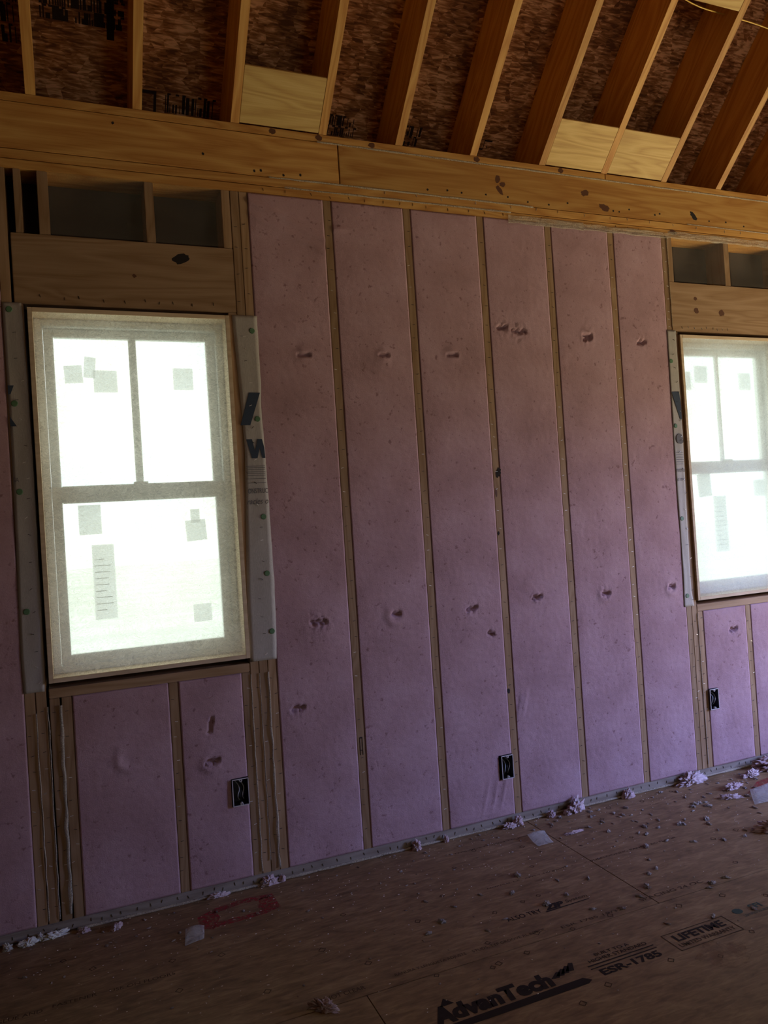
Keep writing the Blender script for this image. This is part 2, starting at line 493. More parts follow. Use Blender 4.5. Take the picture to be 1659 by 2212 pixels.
# text -------------------------------------------------------------
def text_mesh(name, body, x0, x1, v0, v1, mat, plane, parent=None, shear=0.0, bold=0.0, depth=0.0006, off=None):
    """lettering fitted to a box.  plane 'wall' -> (x,z) facing -y ; 'floor' -> (x,y) facing +z"""
    cu = bpy.data.curves.new(name, 'FONT')
    cu.body = body; cu.size = 1.0; cu.offset = bold; cu.shear = shear
    cu.resolution_u = 3
    to = link(bpy.data.objects.new(name + '_curve', cu))
    dg = bpy.context.evaluated_depsgraph_get()
    me = bpy.data.meshes.new_from_object(to.evaluated_get(dg))
    bpy.data.objects.remove(to)
    bpy.data.curves.remove(cu)
    me.name = name
    xs = [v.co.x for v in me.vertices]; ys = [v.co.y for v in me.vertices]
    ax, bx_, ay, by = min(xs), max(xs), min(ys), max(ys)
    for v in me.vertices:
        u = x0 + (v.co.x-ax)/(bx_-ax)*(x1-x0)
        w = v0 + (v.co.y-ay)/(by-ay)*(v1-v0)
        v.co = Vector((u, off, w)) if plane == 'wall' else Vector((u, w, off))
    me.materials.clear(); me.materials.append(M[mat])
    o = link(bpy.data.objects.new(name, me))
    if parent is not None:
        o.parent = parent
        o.matrix_parent_inverse = parent.matrix_basis.inverted()
    return o

def flat_poly(name, pts, mat, plane, off, parent=None):
    bm = bmesh.new()
    vs_ = [bm.verts.new((p[0], off, p[1]) if plane == 'wall' else (p[0], p[1], off)) for p in pts]
    bm.faces.new(vs_)
    o = build(name, bm, mat)
    if parent is not None:
        o.parent = parent; o.matrix_parent_inverse = parent.matrix_basis.inverted()
    return o

# ------------------------------------------------------------------ levels measured for the framing
S = 0.4064
BP0, BP1 = 0.006, 0.046           # bottom plate
TP0, TP1, TP2 = 3.064, 3.103, 3.144   # double top plate
RB = 3.337; CAP = 3.374           # rim board top, cap plate top
SL = 0.97; V = 0.36               # roof slope, vertical depth of the rafters
XL, XR, YB = -4.6, 4.6, -6.6      # room extents
W1 = (-1.283, -0.510, 1.010, 2.482)   # window 1 clear opening
W2 = (2.076, 2.849, 1.010, 2.482)

# ------------------------------------------------------------------ floor
bm = bmesh.new()
bx(bm, XL, XR, YB, 0.16, -0.06, -0.021)
yl = [0.16, -0.948, -2.17, -3.39, -4.61, -5.83, YB]
for i, (ya, yb) in enumerate(zip(yl[:-1], yl[1:])):
    xj = [-4.6, -1.59 + (0 if i % 2 == 0 else 1.22), 0.850 + (0 if i % 2 == 0 else 1.22), 3.29 + (0 if i % 2 == 0 else 0.6), XR]
    for xa, xb in zip(xj[:-1], xj[1:]):
        bx(bm, xa+0.0016, xb-0.0016, yb+0.0016, ya-0.0016, -0.02, 0.0, 0.0006)
floor = struct(build('floor', bm, 'subfloor'), 'brown strand board subfloor with black printing and scattered pink fluff')

FZ = 0.0007
def ftext(body, x0, x1, y0, y1, mat='ink_soft', **k):
    return text_mesh('floor_lettering', body, x0, x1, y0, y1, mat, 'floor', floor, off=FZ, **k)
# big logotype and bar
ftext('dvanTech', -0.165, 0.205, -1.196, -1.118, 'ink', bold=0.055, shear=0.12)
ftext('A', -0.235, -0.160, -1.200, -1.112, 'ink', bold=0.07, shear=0.2)
flat_poly('floor_logo_mark', [(-0.185, -1.118), (-0.135, -1.118), (-0.158, -1.082)], 'ink', 'floor', FZ, floor)
for k in range(4):
    x = 0.205 + k*0.022; y = -1.160 + k*0.004
    flat_poly('floor_logo_mark', [(x, y), (x+0.030, y-0.006), (x+0.050, y+0.020+0.004*k), (x+0.036, y+0.026+0.004*k)], 'ink', 'floor', FZ, floor)
flat_poly('floor_logo_bar', [(-0.300, -1.236), (0.300, -1.236), (0.322, -1.224), (0.300, -1.202), (-0.300, -1.208)], 'ink', 'floor', FZ, floor)
ftext('BUILT TO A', 0.415, 0.560, -1.122, -1.106, 'ink', bold=0.01)
ftext('HIGHER STANDARD', 0.372, 0.618, -1.148, -1.130, 'ink', bold=0.01)
for ya in (-1.163, -1.180):
    flat_poly('floor_rule', [(0.352, ya), (0.632, ya), (0.632, ya+0.005), (0.352, ya+0.005)], 'ink', 'floor', FZ, floor)
ftext('ESR-1785', 0.372, 0.620, -1.226, -1.190, 'ink', bold=0.035)
def frame_poly(x0, x1, y0, y1, w, mat):
    for a in ((x0, x1, y0, y0+w), (x0, x1, y1-w, y1), (x0, x0+w, y0, y1), (x1-w, x1, y0, y1)):
        flat_poly('floor_rule', [(a[0], a[2]), (a[1], a[2]), (a[1], a[3]), (a[0], a[3])], mat, 'floor', FZ, floor)
frame_poly(0.690, 0.980, -1.237, -1.131, 0.0035, 'ink_soft')
ftext('LIFETIME', 0.722, 0.950, -1.187, -1.147, 'ink', bold=0.035)
ftext('LIMITED WARRANTY', 0.708, 0.962, -1.220, -1.199, 'ink_soft', bold=0.012)
ftext('ALSO TRY', 0.270, 0.425, -0.785, -0.758, 'ink', bold=0.01)
ftext('ZIP', 0.440, 0.535, -0.785, -0.748, 'ink', bold=0.06, shear=0.3)
ftext('System', 0.545, 0.648, -0.778, -0.750, 'ink_soft', bold=0.0, shear=0.2)
flat_poly('floor_rule', [(0.435, -0.795), (0.640, -0.789), (0.640, -0.785), (0.435, -0.788)], 'ink', 'floor', FZ, floor)
ftext('SFI', 1.115, 1.170, -1.150, -1.120, 'ink_green', bold=0.03)
flat_poly('floor_logo_mark', [(1.055+0.022*math.cos(a*0.6283), -1.135+0.018*math.sin(a*0.6283)) for a in range(10)], 'ink_green', 'floor', FZ, floor)
ftext('CERTIFIED SOURCING', 1.050, 1.190, -1.178, -1.165, 'ink_green')
ftext('NORMAL LX   APPLY TO JOISTS  >', 0.330, 0.760, -0.527, -0.515)
ftext('>  SUBFLOORING PANEL T&G FLOOR', 0.815, 1.330, -0.530, -0.516)
ftext('THIS SIDE DOWN TO JOISTS', 0.36, 0.80, -0.165, -0.152)
ftext('DO NOT CLEAR', -0.545, -0.36, -0.915, -0.893)
ftext('RANURA Y LENGUETA ADJUSTE', -0.245, 0.03, -0.903, -0.883)
ftext('STUDS, TYP GROOVE AL BORDE', 0.055, 0.36, -0.903, -0.885)
ftext('ESR 1785 19/32', 0.42, 0.70, -0.920, -0.905)
ftext('SPACING 24 OC', 0.80, 1.12, -0.905, -0.885)
ftext('GLUE AND', -1.50, -1.36, -0.522, -0.503)
ftext('FASTENER', -1.33, -1.19, -0.512, -0.494)
ftext('USE ON FLOORS', -1.15, -0.93, -0.515, -0.497)
# dark nail-guide squares printed on the boards
bm = bmesh.new()
grng = random.Random(5)
marks = [(-0.93,-0.42),(-0.66,-0.77),(-0.42,-0.62),(-0.27,-0.42),(-0.03,-0.61),(-0.12,-0.96),(0.07,-1.01),(0.22,-0.99),(0.13,-0.87),(0.32,-0.90),(0.26,-0.70),
         (0.40,-0.68),(0.48,-0.67),(0.10,-1.00),(0.45,-0.94),(0.63,-0.93),(0.35,-1.27),(0.62,-1.26),(0.22,-1.31),(0.90,-1.00),(0.99,-1.26),(0.14,-0.48),(0.30,-0.28),
         (0.46,-0.17),(0.67,-0.25),(0.60,-0.44),(1.02,-0.22),(1.18,-0.18),(1.16,-0.42),(1.30,-0.36),(1.46,-0.62),(1.62,-0.60),(1.36,-0.84),(1.45,-0.94),(1.73,-0.33),
         (1.50,-0.10),(1.30,-0.08),(1.72,-0.07),(1.95,-0.22),(-1.20,-0.33),(-0.93,-0.62),(-0.76,-0.47),(-1.30,-0.22),(-0.30,-0.78),(1.10,-1.02),(1.24,-1.10),(0.78,-1.32)]
for (mx_, my_) in marks:
    a = grng.uniform(0.5, 1.0); r = grng.uniform(0.008, 0.011); w = 0.0022
    ca, sa = math.cos(a), math.sin(a)
    def q(u, v_): return bm.verts.new((mx_ + u*ca - v_*sa, my_ + u*sa + v_*ca, FZ))
    o_, i_ = [], []
    for (u, v_) in ((-r, -r), (r, -r), (r, r), (-r, r)):
        o_.append(q(u, v_)); i_.append(q(u*(1-w/r*1.2), v_*(1-w/r*1.2)))
    for k in range(4):
        bm.faces.new((o_[k], o_[(k+1) % 4], i_[(k+1) % 4], i_[k]))
build('floor_nail_guides', bm, 'ink_soft', floor)
# red spray paint marks
def paint(pts):
    return flat_poly('paint_mark', pts, 'red', 'floor', 0.0005, floor)
paint([(-0.80,-0.245),(-0.755,-0.275),(-0.715,-0.19),(-0.73,-0.11),(-0.80,-0.15)])
paint([(-0.73,-0.11),(-0.60,-0.085),(-0.49,-0.10),(-0.50,-0.135),(-0.62,-0.125),(-0.74,-0.15)])
paint([(-0.54,-0.12),(-0.48,-0.10),(-0.475,-0.23),(-0.54,-0.255),(-0.56,-0.19)])
paint([(-0.76,-0.265),(-0.54,-0.255),(-0.55,-0.225),(-0.73,-0.225)])
paint([(2.02,-0.30),(2.20,-0.20),(2.50,-0.16),(2.60,-0.20),(2.35,-0.25),(2.12,-0.32)])
flat_poly('rust_stain', [(0.80+0.10*math.cos(a*0.42)*(1+0.2*math.sin(a*2.1)), -1.315+0.075*math.sin(a*0.42)*(1+0.2*math.cos(a*1.7))) for a in range(15)], 'stain', 'floor', 0.0005, floor)

# ------------------------------------------------------------------ shell
# outer sheathing of the window wall, with holes for the two windows
bm = bmesh.new()
def wall_with_holes(bm, y0, y1, x0, x1, z0, z1, holes):
    xs = x0
    for (hx0, hx1, hz0, hz1) in holes:
        bx(bm, xs, hx0, y0, y1, z0, z1)
        bx(bm, hx0, hx1, y0, y1, z0, hz0)
        bx(bm, hx0, hx1, y0, y1, hz1, z1)
        xs = hx1
    bx(bm, xs, x1, y0, y1, z0, z1)
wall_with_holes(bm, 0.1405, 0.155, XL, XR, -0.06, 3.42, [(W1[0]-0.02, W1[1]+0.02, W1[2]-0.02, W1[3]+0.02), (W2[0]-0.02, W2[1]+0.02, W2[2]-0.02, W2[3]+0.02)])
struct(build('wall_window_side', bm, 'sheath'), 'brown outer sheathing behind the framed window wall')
# far walls (behind and beside the camera)
RIDGE_Y = -3.3
RIDGE_Z = CAP + V - SL*RIDGE_Y
def gable(name, x0, x1, hole=None):
    bm = bmesh.new()
    def sl(y):
        return (CAP + V - SL*y) if y > RIDGE_Y else (CAP + V - SL*(2*RIDGE_Y - y))
    ys = [YB, RIDGE_Y, 0.155] if hole is None else sorted([YB, hole[0], hole[1], RIDGE_Y, 0.155])
    for ya, yb in zip(ys[:-1], ys[1:]):
        z0 = 0.0
        if hole and ya >= hole[0]-1e-6 and yb <= hole[1]+1e-6:
            z0 = hole[2]
        v = [bm.verts.new(p) for p in ((x0, ya, z0), (x0, yb, z0), (x0, yb, sl(yb)), (x0, ya, sl(ya)), (x1, ya, z0), (x1, yb, z0), (x1, yb, sl(yb)), (x1, ya, sl(ya)))]
        for f in ((0,1,2,3), (7,6,5,4), (0,4,5,1), (1,5,6,2), (2,6,7,3), (3,7,4,0)):
            bm.faces.new([v[i] for i in f])
    bmesh.ops.recalc_face_normals(bm, faces=bm.faces[:])
    return struct(build(name, bm, 'wall_plain'))
gable('wall_left', XL-0.1, XL)
gable('wall_right', XR, XR+0.1, (-2.9, -0.7, 2.15))
bm = bmesh.new()
wall_with_holes(bm, YB-0.1, YB, XL, XR, 0, 3.7, [(1.1, 2.7, 0.75, 2.25)])
struct(build('wall_rear', bm, 'wall_plain'))
# roof deck, two slopes
def deck(name, sgn):
    bm = bmesh.new()
    th = math.atan(SL); Ls = (0.35 - RIDGE_Y)/math.cos(th)
    bx(bm, XL-0.1, XR+0.1, 0, Ls, 0, 0.015)
    o = build(name, bm, 'deck')
    if sgn > 0:
        o.matrix_world = Matrix.Translation((0, 0.35, CAP+V-SL*0.35)) @ Matrix(((1,0,0,0), (0,-math.cos(th),math.sin(th),0), (0,math.sin(th),math.cos(th),0), (0,0,0,1)))
    else:
        o.matrix_world = Matrix.Translation((0, 2*RIDGE_Y-0.35, CAP+V-SL*0.35)) @ Matrix(((1,0,0,0), (0,math.cos(th),-math.sin(th),0), (0,math.sin(th),math.cos(th),0), (0,0,0,1)))
    return struct(o)
roof = deck('ceiling', 1)
roof['label'] = 'dark orange strand board roof deck above the rafters'
deck('ceiling', -1)
# eave board closing the gap behind the cap plate
bm = bmesh.new(); bx(bm, XL, XR, 0.30, 0.315, 3.30, CAP+V-SL*0.31)
struct(build('trim_1', bm, 'deck'))
bm = bmesh.new(); bx(bm, XL, XR, 0.1405, 0.30, 3.405, 3.42)
struct(build('trim_2', bm, 'deck'))

# black stamps on the underside of the deck (children of the roof deck)
th = math.atan(SL)
def deck_pt(x, y, eps=0.001):
    return Vector((x, y - eps*math.sin(th), CAP + V - SL*y - eps*math.cos(th)))
prng = random.Random(21)
def stamp(x0, x1, y0, y1, rows, dens=0.62, bar=0.004, gap=0.011):
    """y0 lower edge (near the plate), y1 upper edge"""
    bm = bmesh.new()
    for r in range(rows):
        ya = y0 + (y1-y0)*r/rows; yb = y0 + (y1-y0)*(r+0.82)/rows
        x = x0
        while x < x1:
            if prng.random() < dens:
                w = bar*prng.choice((1, 1, 2, 3))
                yb2 = yb if prng.random() < 0.75 else (ya+yb)/2
                v = [bm.verts.new(deck_pt(*p)) for p in ((x, ya), (x+w, ya), (x+w, yb2), (x, yb2))]
                bm.faces.new(v)
                if prng.random() < 0.4:
                    v = [bm.verts.new(deck_pt(*p)) for p in ((x, yb-0.006), (x+gap*1.4, yb-0.006), (x+gap*1.4, yb), (x, yb))]
                    bm.faces.new(v)
            x += gap*prng.uniform(0.7, 1.3)
    o = build('deck_print', bm, 'ink')
    o.parent = roof; o.matrix_parent_inverse = roof.matrix_basis.inverted()
    return o

# ------------------------------------------------------------------ plates, rim board
bottom = plank(XL+0.01, XR-0.01, 0, 0.14, BP0, BP1, 'long bottom plate of the window wall, stapled, along the floor', 'bottom_plate', 'plate', 'pine_grey')
tp1 = plank(XL+0.01, XR-0.01, 0, 0.14, TP0, TP1-0.0015, 'lower board of the double top plate, touching the stud tops', 'top_plate', 'plate')
tp2 = plank(XL+0.01, XR-0.01, 0, 0.14, TP1+0.0015, TP2-0.0015, 'upper board of the double top plate, just under the wide rim board', 'top_plate', 'plate')
rimL = plank(XL+0.01, 0.070, 0.0, 0.04, TP2+0.0015, RB-0.0015, 'left wide rim board with long arched grain, ending at a dark butt joint', 'rim_board', 'board')
rimR = plank(0.074, XR-0.01, 0.0, 0.04, TP2+0.0015, RB-0.0015, 'right wide yellow rim board with brown knots, right of the dark butt joint', 'rim_board', 'board')
capL = plank(XL+0.01, 1.62, 0, 0.14, RB+0.0015, CAP-0.0005, 'left length of the cap plate carrying the rafter feet', 'cap_plate', 'plate')
capR = plank(1.622, XR-0.01, 0, 0.14, RB+0.0015, CAP-0.0005, 'right length of the cap plate, right of the joint above the right block', 'cap_plate', 'plate')
for (x, z, rx, rz, a) in [(0.935,3.268,0.014,0.022,-0.5),(0.962,3.243,0.018,0.012,0.2),(0.942,3.212,0.014,0.028,0.7),(1.478,3.252,0.026,0.017,0.2)]:
    blob('knot', rimR, x, z, rx, rz, 'knot', ang=a)
blob('knot', rimR, 2.235, 3.196, 0.016, 0.032, 'knot_black', ang=0.8)
blob('knot', rimR, 1.600, 3.185, 0.035, 0.018, 'knot', ang=-0.3)
nrng = random.Random(3)
for x in [0.53,0.64,0.72,0.86,0.99,1.11,1.24,1.36,1.66,1.70,1.77,1.95,1.985,2.35,2.48,2.62]:
    blob('nail_head', rimR, x, 3.165 + nrng.uniform(0, 0.025), 0.0055, 0.005, 'knot_black', y=-0.0008)
for x, z in [(-0.335,3.165),(-0.305,3.17),(-0.12,3.17),(-0.56,3.215),(-0.93,3.30),(-0.2,3.16)]:
    blob('nail_head', rimL, x, z, 0.005, 0.006, 'knot_black', y=-0.0008)
for x, z in [(-0.24,3.357),(-0.02,3.357),(0.245,3.355),(0.82,3.356),(1.33,3.357)]:
    blob('knot', capL, x, z, 0.017, 0.013, 'knot')
blob('knot', tp1, 2.07, 3.088, 0.03, 0.014, 'knot')
staple_line(bottom, -1.55, 2.9, 0.026, 0.05)
staple_line(tp1, -0.3, 1.9, 3.082, 0.09)
staple_line(tp2, 0.3, 2.7, 3.128, 0.16, dark=False)

# ------------------------------------------------------------------ studs
SW = 0.038
names = ['first free', 'second free', 'third free', 'fourth free', 'fifth free']
studs = []
desc = ['torn slit near its foot', 'no tears or outlet box', 'torn hole halfway up',
        'row of bright staples halfway up', 'next before the right window']
for k in range(5):
    s = stud(k*S-SW/2, k*S+SW/2, BP1+0.0005, TP0-0.0005, '%s stud right of the left window, %s' % (names[k], desc[k]), group=None)
    studs.append(s)
    staple_row(s, k*S, 0.1, 3.0, 0.085, bright_above=(1.3, 2.1) if k in (2, 3) else ((0.9, 2.9) if k == 4 else None))
# three gashes in the netted studs
blob('torn_hole', studs[2], 2*S+0.012, 1.762, 0.014, 0.026, 'knot_black', y=-0.0012, ang=-0.3)
blob('knot', studs[2], 2*S-0.008, 1.66, 0.006, 0.022, 'knot', y=-0.0008)
blob('knot', studs[2], 2*S-0.010, 1.455, 0.006, 0.010, 'knot_black', y=-0.0008)
blob('knot', studs[2], 2*S-0.012, 0.66, 0.008, 0.012, 'knot_black', y=-0.0008)
bm = bmesh.new()
for dx in (-0.006, 0.006):
    bx(bm, dx-0.0012, dx+0.0012, -0.001, 0.001, -0.04, 0.04)
bx(bm, -0.006, 0.006, -0.001, 0.001, 0.038, 0.042); bx(bm, -0.006, 0.006, -0.001, 0.001, -0.02, -0.017)
o = build('slit', bm, 'knot_black'); o.parent = studs[0]; o.matrix_local = studs[0].matrix_basis.inverted() @ Matrix.Translation((0.0, -0.0006, 0.52))

cl = []
cl.append(stud(-1.393, -1.355, BP1+0.0005, TP0-0.0005, 'outermost full-height stud left of the left window', name='king_stud'))
cl.append(stud(-1.352, -1.314, BP1+0.0005, 2.516, 'second stud of the pack left of the left window, under the header end', name='trimmer_stud'))
cl.append(stud(-1.304, -1.266, BP1+0.0005, 0.929, 'third stud of the pack under the left sill, left of the pale netting seam', name='cripple_stud'))
cl.append(stud(-1.259, -1.221, BP1+0.0005, 0.929, 'fourth stud of the pack under the left sill, against the pink bay', name='cripple_stud'))
cl.append(stud(-0.532, -0.494, BP1+0.0005, 0.929, 'short stud under the right end of the left sill, beside the outlet box', name='cripple_stud'))
cl.append(stud(-0.4925, -0.4545, BP1+0.0005, 2.516, 'trimmer stud right of the left window, reaching the header', name='trimmer_stud'))
cl.append(stud(-0.453, -0.415, BP1+0.0005, TP0-0.0005, 'inner full-height stud right of the left window', name='king_stud'))
cl.append(stud(-0.4135, -0.376, BP1+0.0005, TP0-0.0005, 'full-height stud right of the left window, against the first tall pink bay', name='king_stud'))
cl.append(stud(-0.842, -0.804, BP1+0.0005, 0.929, 'lone short stud below the middle of the left window sill', name='cripple_stud'))
for s in cl:
    x = s.location.x
    staple_row(s, x, 0.1, 0.9, 0.075, jx=0.012)
for s in (cl[6], cl[7]):
    staple_row(s, s.location.x, 2.52, 3.0, 0.12)
cr = []
cr.append(stud(1.980, 2.018, BP1+0.0005, TP0-0.0005, 'full-height stud left of the right window, with bright staples', name='king_stud'))
cr.append(stud(2.0185, 2.056, BP1+0.0005, 2.516, 'trimmer stud left of the right window, under its header', name='trimmer_stud'))
cr.append(stud(2.0575, 2.0955, BP1+0.0005, 0.929, 'short stud under the left end of the right sill, against the outlet box', name='cripple_stud'))
cr.append(stud(2.419, 2.457, BP1+0.0005, 0.929, 'lone short stud below the middle of the right window sill', name='cripple_stud'))
for s in cr:
    staple_row(s, s.location.x, 0.1, 0.9, 0.07, jx=0.013)
staple_row(cr[0], 2.0, 2.5, 3.0, 0.06, bright_above=(2, 3))
# beyond the right edge of the photo
stud(2.868, 2.906, BP1+0.0005, 2.516, 'trimmer stud on the far right side of the right window', name='trimmer_stud')
stud(2.907, 2.945, BP1+0.0005, TP0-0.0005, 'full-height stud on the far right side of the right window', name='king_stud')
stud(-1.645, -1.607, BP1+0.0005, TP0-0.0005, 'wall stud at the far left, left of the left window pack')

# sills, headers, cripples above
plank(-1.3045, -0.494, 0, 0.14, 0.930, 0.968, 'flat sill board under the left window', 'window_sill_plate', 'sill', 'pine_stud')
plank(2.0575, 2.866, 0, 0.14, 0.930, 0.968, 'flat sill board under the right window', 'window_sill_plate', 'sill', 'pine_stud')
hdL = plank(-1.346, -0.454, 0, 0.089, 2.517, 2.803, 'reddish header board above the left window, with one dark oval knot', 'window_header', 'header', 'pine_stud')
hdR = plank(2.0195, 2.905, 0, 0.089, 2.523, 2.803, 'tan header board above the right window, with faint star-shaped knots', 'window_header', 'header', 'pine_stud')
blob('knot', hdL, -0.683, 2.742, 0.040, 0.022, 'knot_black', ang=0.25)
blob('knot', hdL, -0.88, 2.655, 0.008, 0.008, 'knot')
for (x, z, r) in [(2.205, 2.715, 0.012), (2.205, 2.645, 0.017), (2.395, 2.640, 0.022)]:
    blob('knot', hdR, x, z, r, r*0.9, 'knot')
staple_line(hdR, 2.09, 2.45, 2.545, 0.04, dark=False)
staple_line(hdL, -1.25, -0.5, 2.545, 0.07)
plank(-1.3495, -1.347, 0.02, 0.14, 2.58, 3.06, 'dark shim strip in the gap left of the left header', 'shim', 'shim', 'sheath') if False else None
cu_ = []
cu_.append(stud(-1.325, -1.297, 2.804, TP0-0.0005, 'narrow short block above the left end of the left header', name='cripple_stud'))
cu_.append(stud(-1.238, -1.197, 2.804, TP0-0.0005, 'short stud above the left header, left of its wide dark cavity', name='cripple_stud'))
cu_.append(stud(-0.820, -0.782, 2.804, TP0-0.0005, 'short stud between the two wide dark cavities above the left header', name='cripple_stud'))
cu_.append(stud(-0.493, -0.455, 2.804, TP0-0.0005, 'short stud above the right end of the left header', name='cripple_stud'))
cu_.append(stud(2.0195, 2.0575, 2.804, TP0-0.0005, 'short stud above the left end of the right header', name='cripple_stud'))
cu_.append(stud(2.444, 2.486, 2.804, TP0-0.0005, 'short stud between the dark cavities above the right header', name='cripple_stud'))

# ------------------------------------------------------------------ blown-in insulation, one pad per bay
def holes_disp(x, z, holes, y0):
    d = 0.0
    for (hx, hz, r, kind) in holes:
        dx, dz = x-hx, z-hz
        q = math.hypot(dx, dz)
        if q > 2.6*r: continue
        if kind == 'bump':      # little puckered hump with a slit across
            d -= 0.009*math.exp(-(q/r)**2)
            if abs(dx) < r*0.9 and abs(dz) < 0.011:
                d += 0.034*(1-abs(dz)/0.011)
        elif kind == 'ring':
            d -= 0.006*math.exp(-((q-r)/(0.45*r))**2)*(0.5+0.5*math.cos(math.atan2(dz, dx)+2.4))
            d += 0.002*math.exp(-(q/(0.6*r))**2)
        elif kind == 'rough':
            d += 0.012*mnoise.noise(Vector((x*90, z*90, 3)))*math.exp(-(q/(1.3*r))**2)
            if abs(dx) < r and abs(dz + 0.004*math.sin(dx*200)) < 0.0085: d += 0.022
        elif kind == 'slash':
            if abs(dz) < r and abs(dx - dz*0.2) < 0.006: d += 0.018
    return d
def bay(x0, x1, z0, z1, label, holes=(), folds=None, cut=None, step=0.0085, group='pink insulation bays'):
    nx = max(4, int((x1-x0)/step)); nz = max(4, int((z1-z0)/step))
    bm = bmesh.new()
    cx, cz = (x0+x1)/2, z0
    g = []
    sd = x0*7.3
    for j in range(nz+1):
        z = z0 + (z1-z0)*j/nz
        row = []
        for i in range(nx+1):
            x = x0 + (x1-x0)*i/nx
            u = (x-x0)/(x1-x0); w = (z-z0)/(z1-z0)
            e = min(1, 12*min(u, 1-u)) ; f = min(1, min(z-z0, z1-z)/0.03)
            b = 0.0035*math.sin(math.pi*u)**0.7*min(1, f+0.2)
            n = 0.0022*mnoise.noise(Vector((x*6+sd, z*6, 0))) + 0.0012*mnoise.noise(Vector((x*45, z*45, sd)))
            y = -0.0006 - (b + n*e)*(0.15+0.85*min(e, f)) + holes_disp(x, z, holes, 0)
            if folds: y += folds(x, z)
            y = min(y, 0.03)
            xx, zz = x, z
            if i in (0, nx): xx += (0.0012*mnoise.noise(Vector((z*30, sd, 1))) + 0.0008)*(1 if i == 0 else -1)
            row.append(bm.verts.new((xx-cx, y, zz-cz)))
        g.append(row)
    if cut:      # opening left around an outlet box
        for row in g:
            for v in row:
                X, Z = v.co.x + cx, v.co.z + cz
                if cut[0]-step*0.5 < X < cut[1]+step*0.5 and cut[2]-step*0.5 < Z < cut[3]+step*0.5:
                    # snap rim vertices to the box outline
                    if X - cut[0] < step*0.5 and X > x0+1e-4: v.co.x = cut[0]-cx
                    if cut[1] - X < step*0.5 and X < x1-1e-4: v.co.x = cut[1]-cx
                    if Z - cut[2] < step*0.5: v.co.z = cut[2]-cz
                    if cut[3] - Z < step*0.5: v.co.z = cut[3]-cz
    for j in range(nz):
        for i in range(nx):
            q = (g[j][i], g[j][i+1], g[j+1][i+1], g[j+1][i])
            if cut:
                X = sum(v.co.x for v in q)/4 + cx; Z = sum(v.co.z for v in q)/4 + cz
                if cut[0] < X < cut[1] and cut[2] < Z < cut[3]:
                    continue
            bm.faces.new(q)
    # back of the pad
    c = [g[0][0], g[0][-1], g[-1][-1], g[-1][0]]
    bk = [bm.verts.new((v.co.x, 0.138, v.co.z)) for v in c]
    bm.faces.new((bk[3], bk[2], bk[1], bk[0]))
    bm.faces.new([g[0][i] for i in range(nx, -1, -1)] + [bk[0], bk[1]])
    bm.faces.new([g[-1][i] for i in range(nx+1)] + [bk[2], bk[3]])
    bm.faces.new([g[j][0] for j in range(nz+1)] + [bk[3], bk[0]])
    bm.faces.new([g[j][-1] for j in range(nz, -1, -1)] + [bk[1], bk[2]])
    o = build('insulation_batt', bm, 'pink', smooth=True, loc=(cx, 0, cz))
    return tag(o, label, 'insulation', group)
E0 = 0.0006
Z0, Z1 = BP1+0.001, TP0-0.001
def fold_a(x, z):
    s = 0
    for (a, b0, b1, amp) in ((-0.30, -0.36, -0.02, 0.007),):
        zc = 3.02 + (x+0.36)*(-0.42)
        s -= amp*math.exp(-((z-zc)/0.016)**2)
        zc2 = zc - 0.06
        s -= 0.004*math.exp(-((z-zc2)/0.014)**2)
    return s
def fold_b(x, z):
    return -0.006*math.exp(-((z-(2.93+0.05*(x-0.02)))/0.014)**2)*max(0, 1-(x-0.02)/0.18)
def fold_c(x, z):   # creases right of the middle outlet
    s = 0
    for k, dx in enumerate((0.0, 0.016, 0.03)):
        xc = 0.845 + dx + (z-0.52)*0.25
        if 0.50 < z < 0.66: s -= 0.006*math.exp(-((x-xc)/0.005)**2)*math.sin((z-0.50)/0.16*math.pi)
    return s
def fold_d(x, z):
    s = 0
    for k in range(3):
        xc = 0.62 + 0.05*k + (z-0.12)*0.3
        if 0.06 < z < 0.26: s -= 0.004*math.exp(-((x-xc)/0.007)**2)*math.sin((z-0.06)/0.2*math.pi)
    return s
bay(-1.604, -1.394, Z0, Z1, 'pink insulation strip at the left edge, left of the left window pack')
bay(-1.220, -0.843, Z0, 0.928, 'wide pink insulation bay under the left window, with a round pucker', [(-1.015, 0.645, 0.045, 'ring')])
bay(-0.803, -0.533, Z0, 0.928, 'narrow pink insulation bay under the left window, beside the left outlet box', [(-0.682, 0.57, 0.035, 'ring'), (-0.682, 0.57, 0.03, 'rough'), (-0.679, 0.725, 0.035, 'slash')], None, (-0.608, -0.5331, 0.360, 0.481))
bay(-0.375, -0.020, Z0, Z1, 'tall pink insulation bay just right of the left window, first of six', [(-0.161, 2.335, 0.032, 'bump'), (-0.164, 1.11, 0.04, 'rough'), (-0.29, 0.74, 0.03, 'rough')], fold_a)
bay(0.020, S-0.020, Z0, Z1, 'second tall pink bay from the left window, with a small round pucker low down', [(0.237, 2.342, 0.03, 'bump'), (0.215, 1.108, 0.022, 'rough'), (0.215, 1.108, 0.04, 'ring')], fold_b)
bay(S+0.020, 2*S-0.020, Z0, Z1, 'third tall pink bay from the left window, with the middle outlet box at its foot', [(0.602, 2.352, 0.034, 'bump'), (0.62, 1.093, 0.03, 'rough'), (0.72, 0.96, 0.02, 'rough')], fold_d, (0.716, 0.793, 0.229, 0.350))
bay(2*S+0.020, 3*S-0.020, Z0, Z1, 'fourth tall pink bay from the left window, creased low beside the third stud', [(1.0, 2.486, 0.04, 'rough'), (0.90, 2.50, 0.03, 'rough'), (1.0, 1.113, 0.03, 'rough'), (1.0, 1.113, 0.02, 'bump')], fold_c)
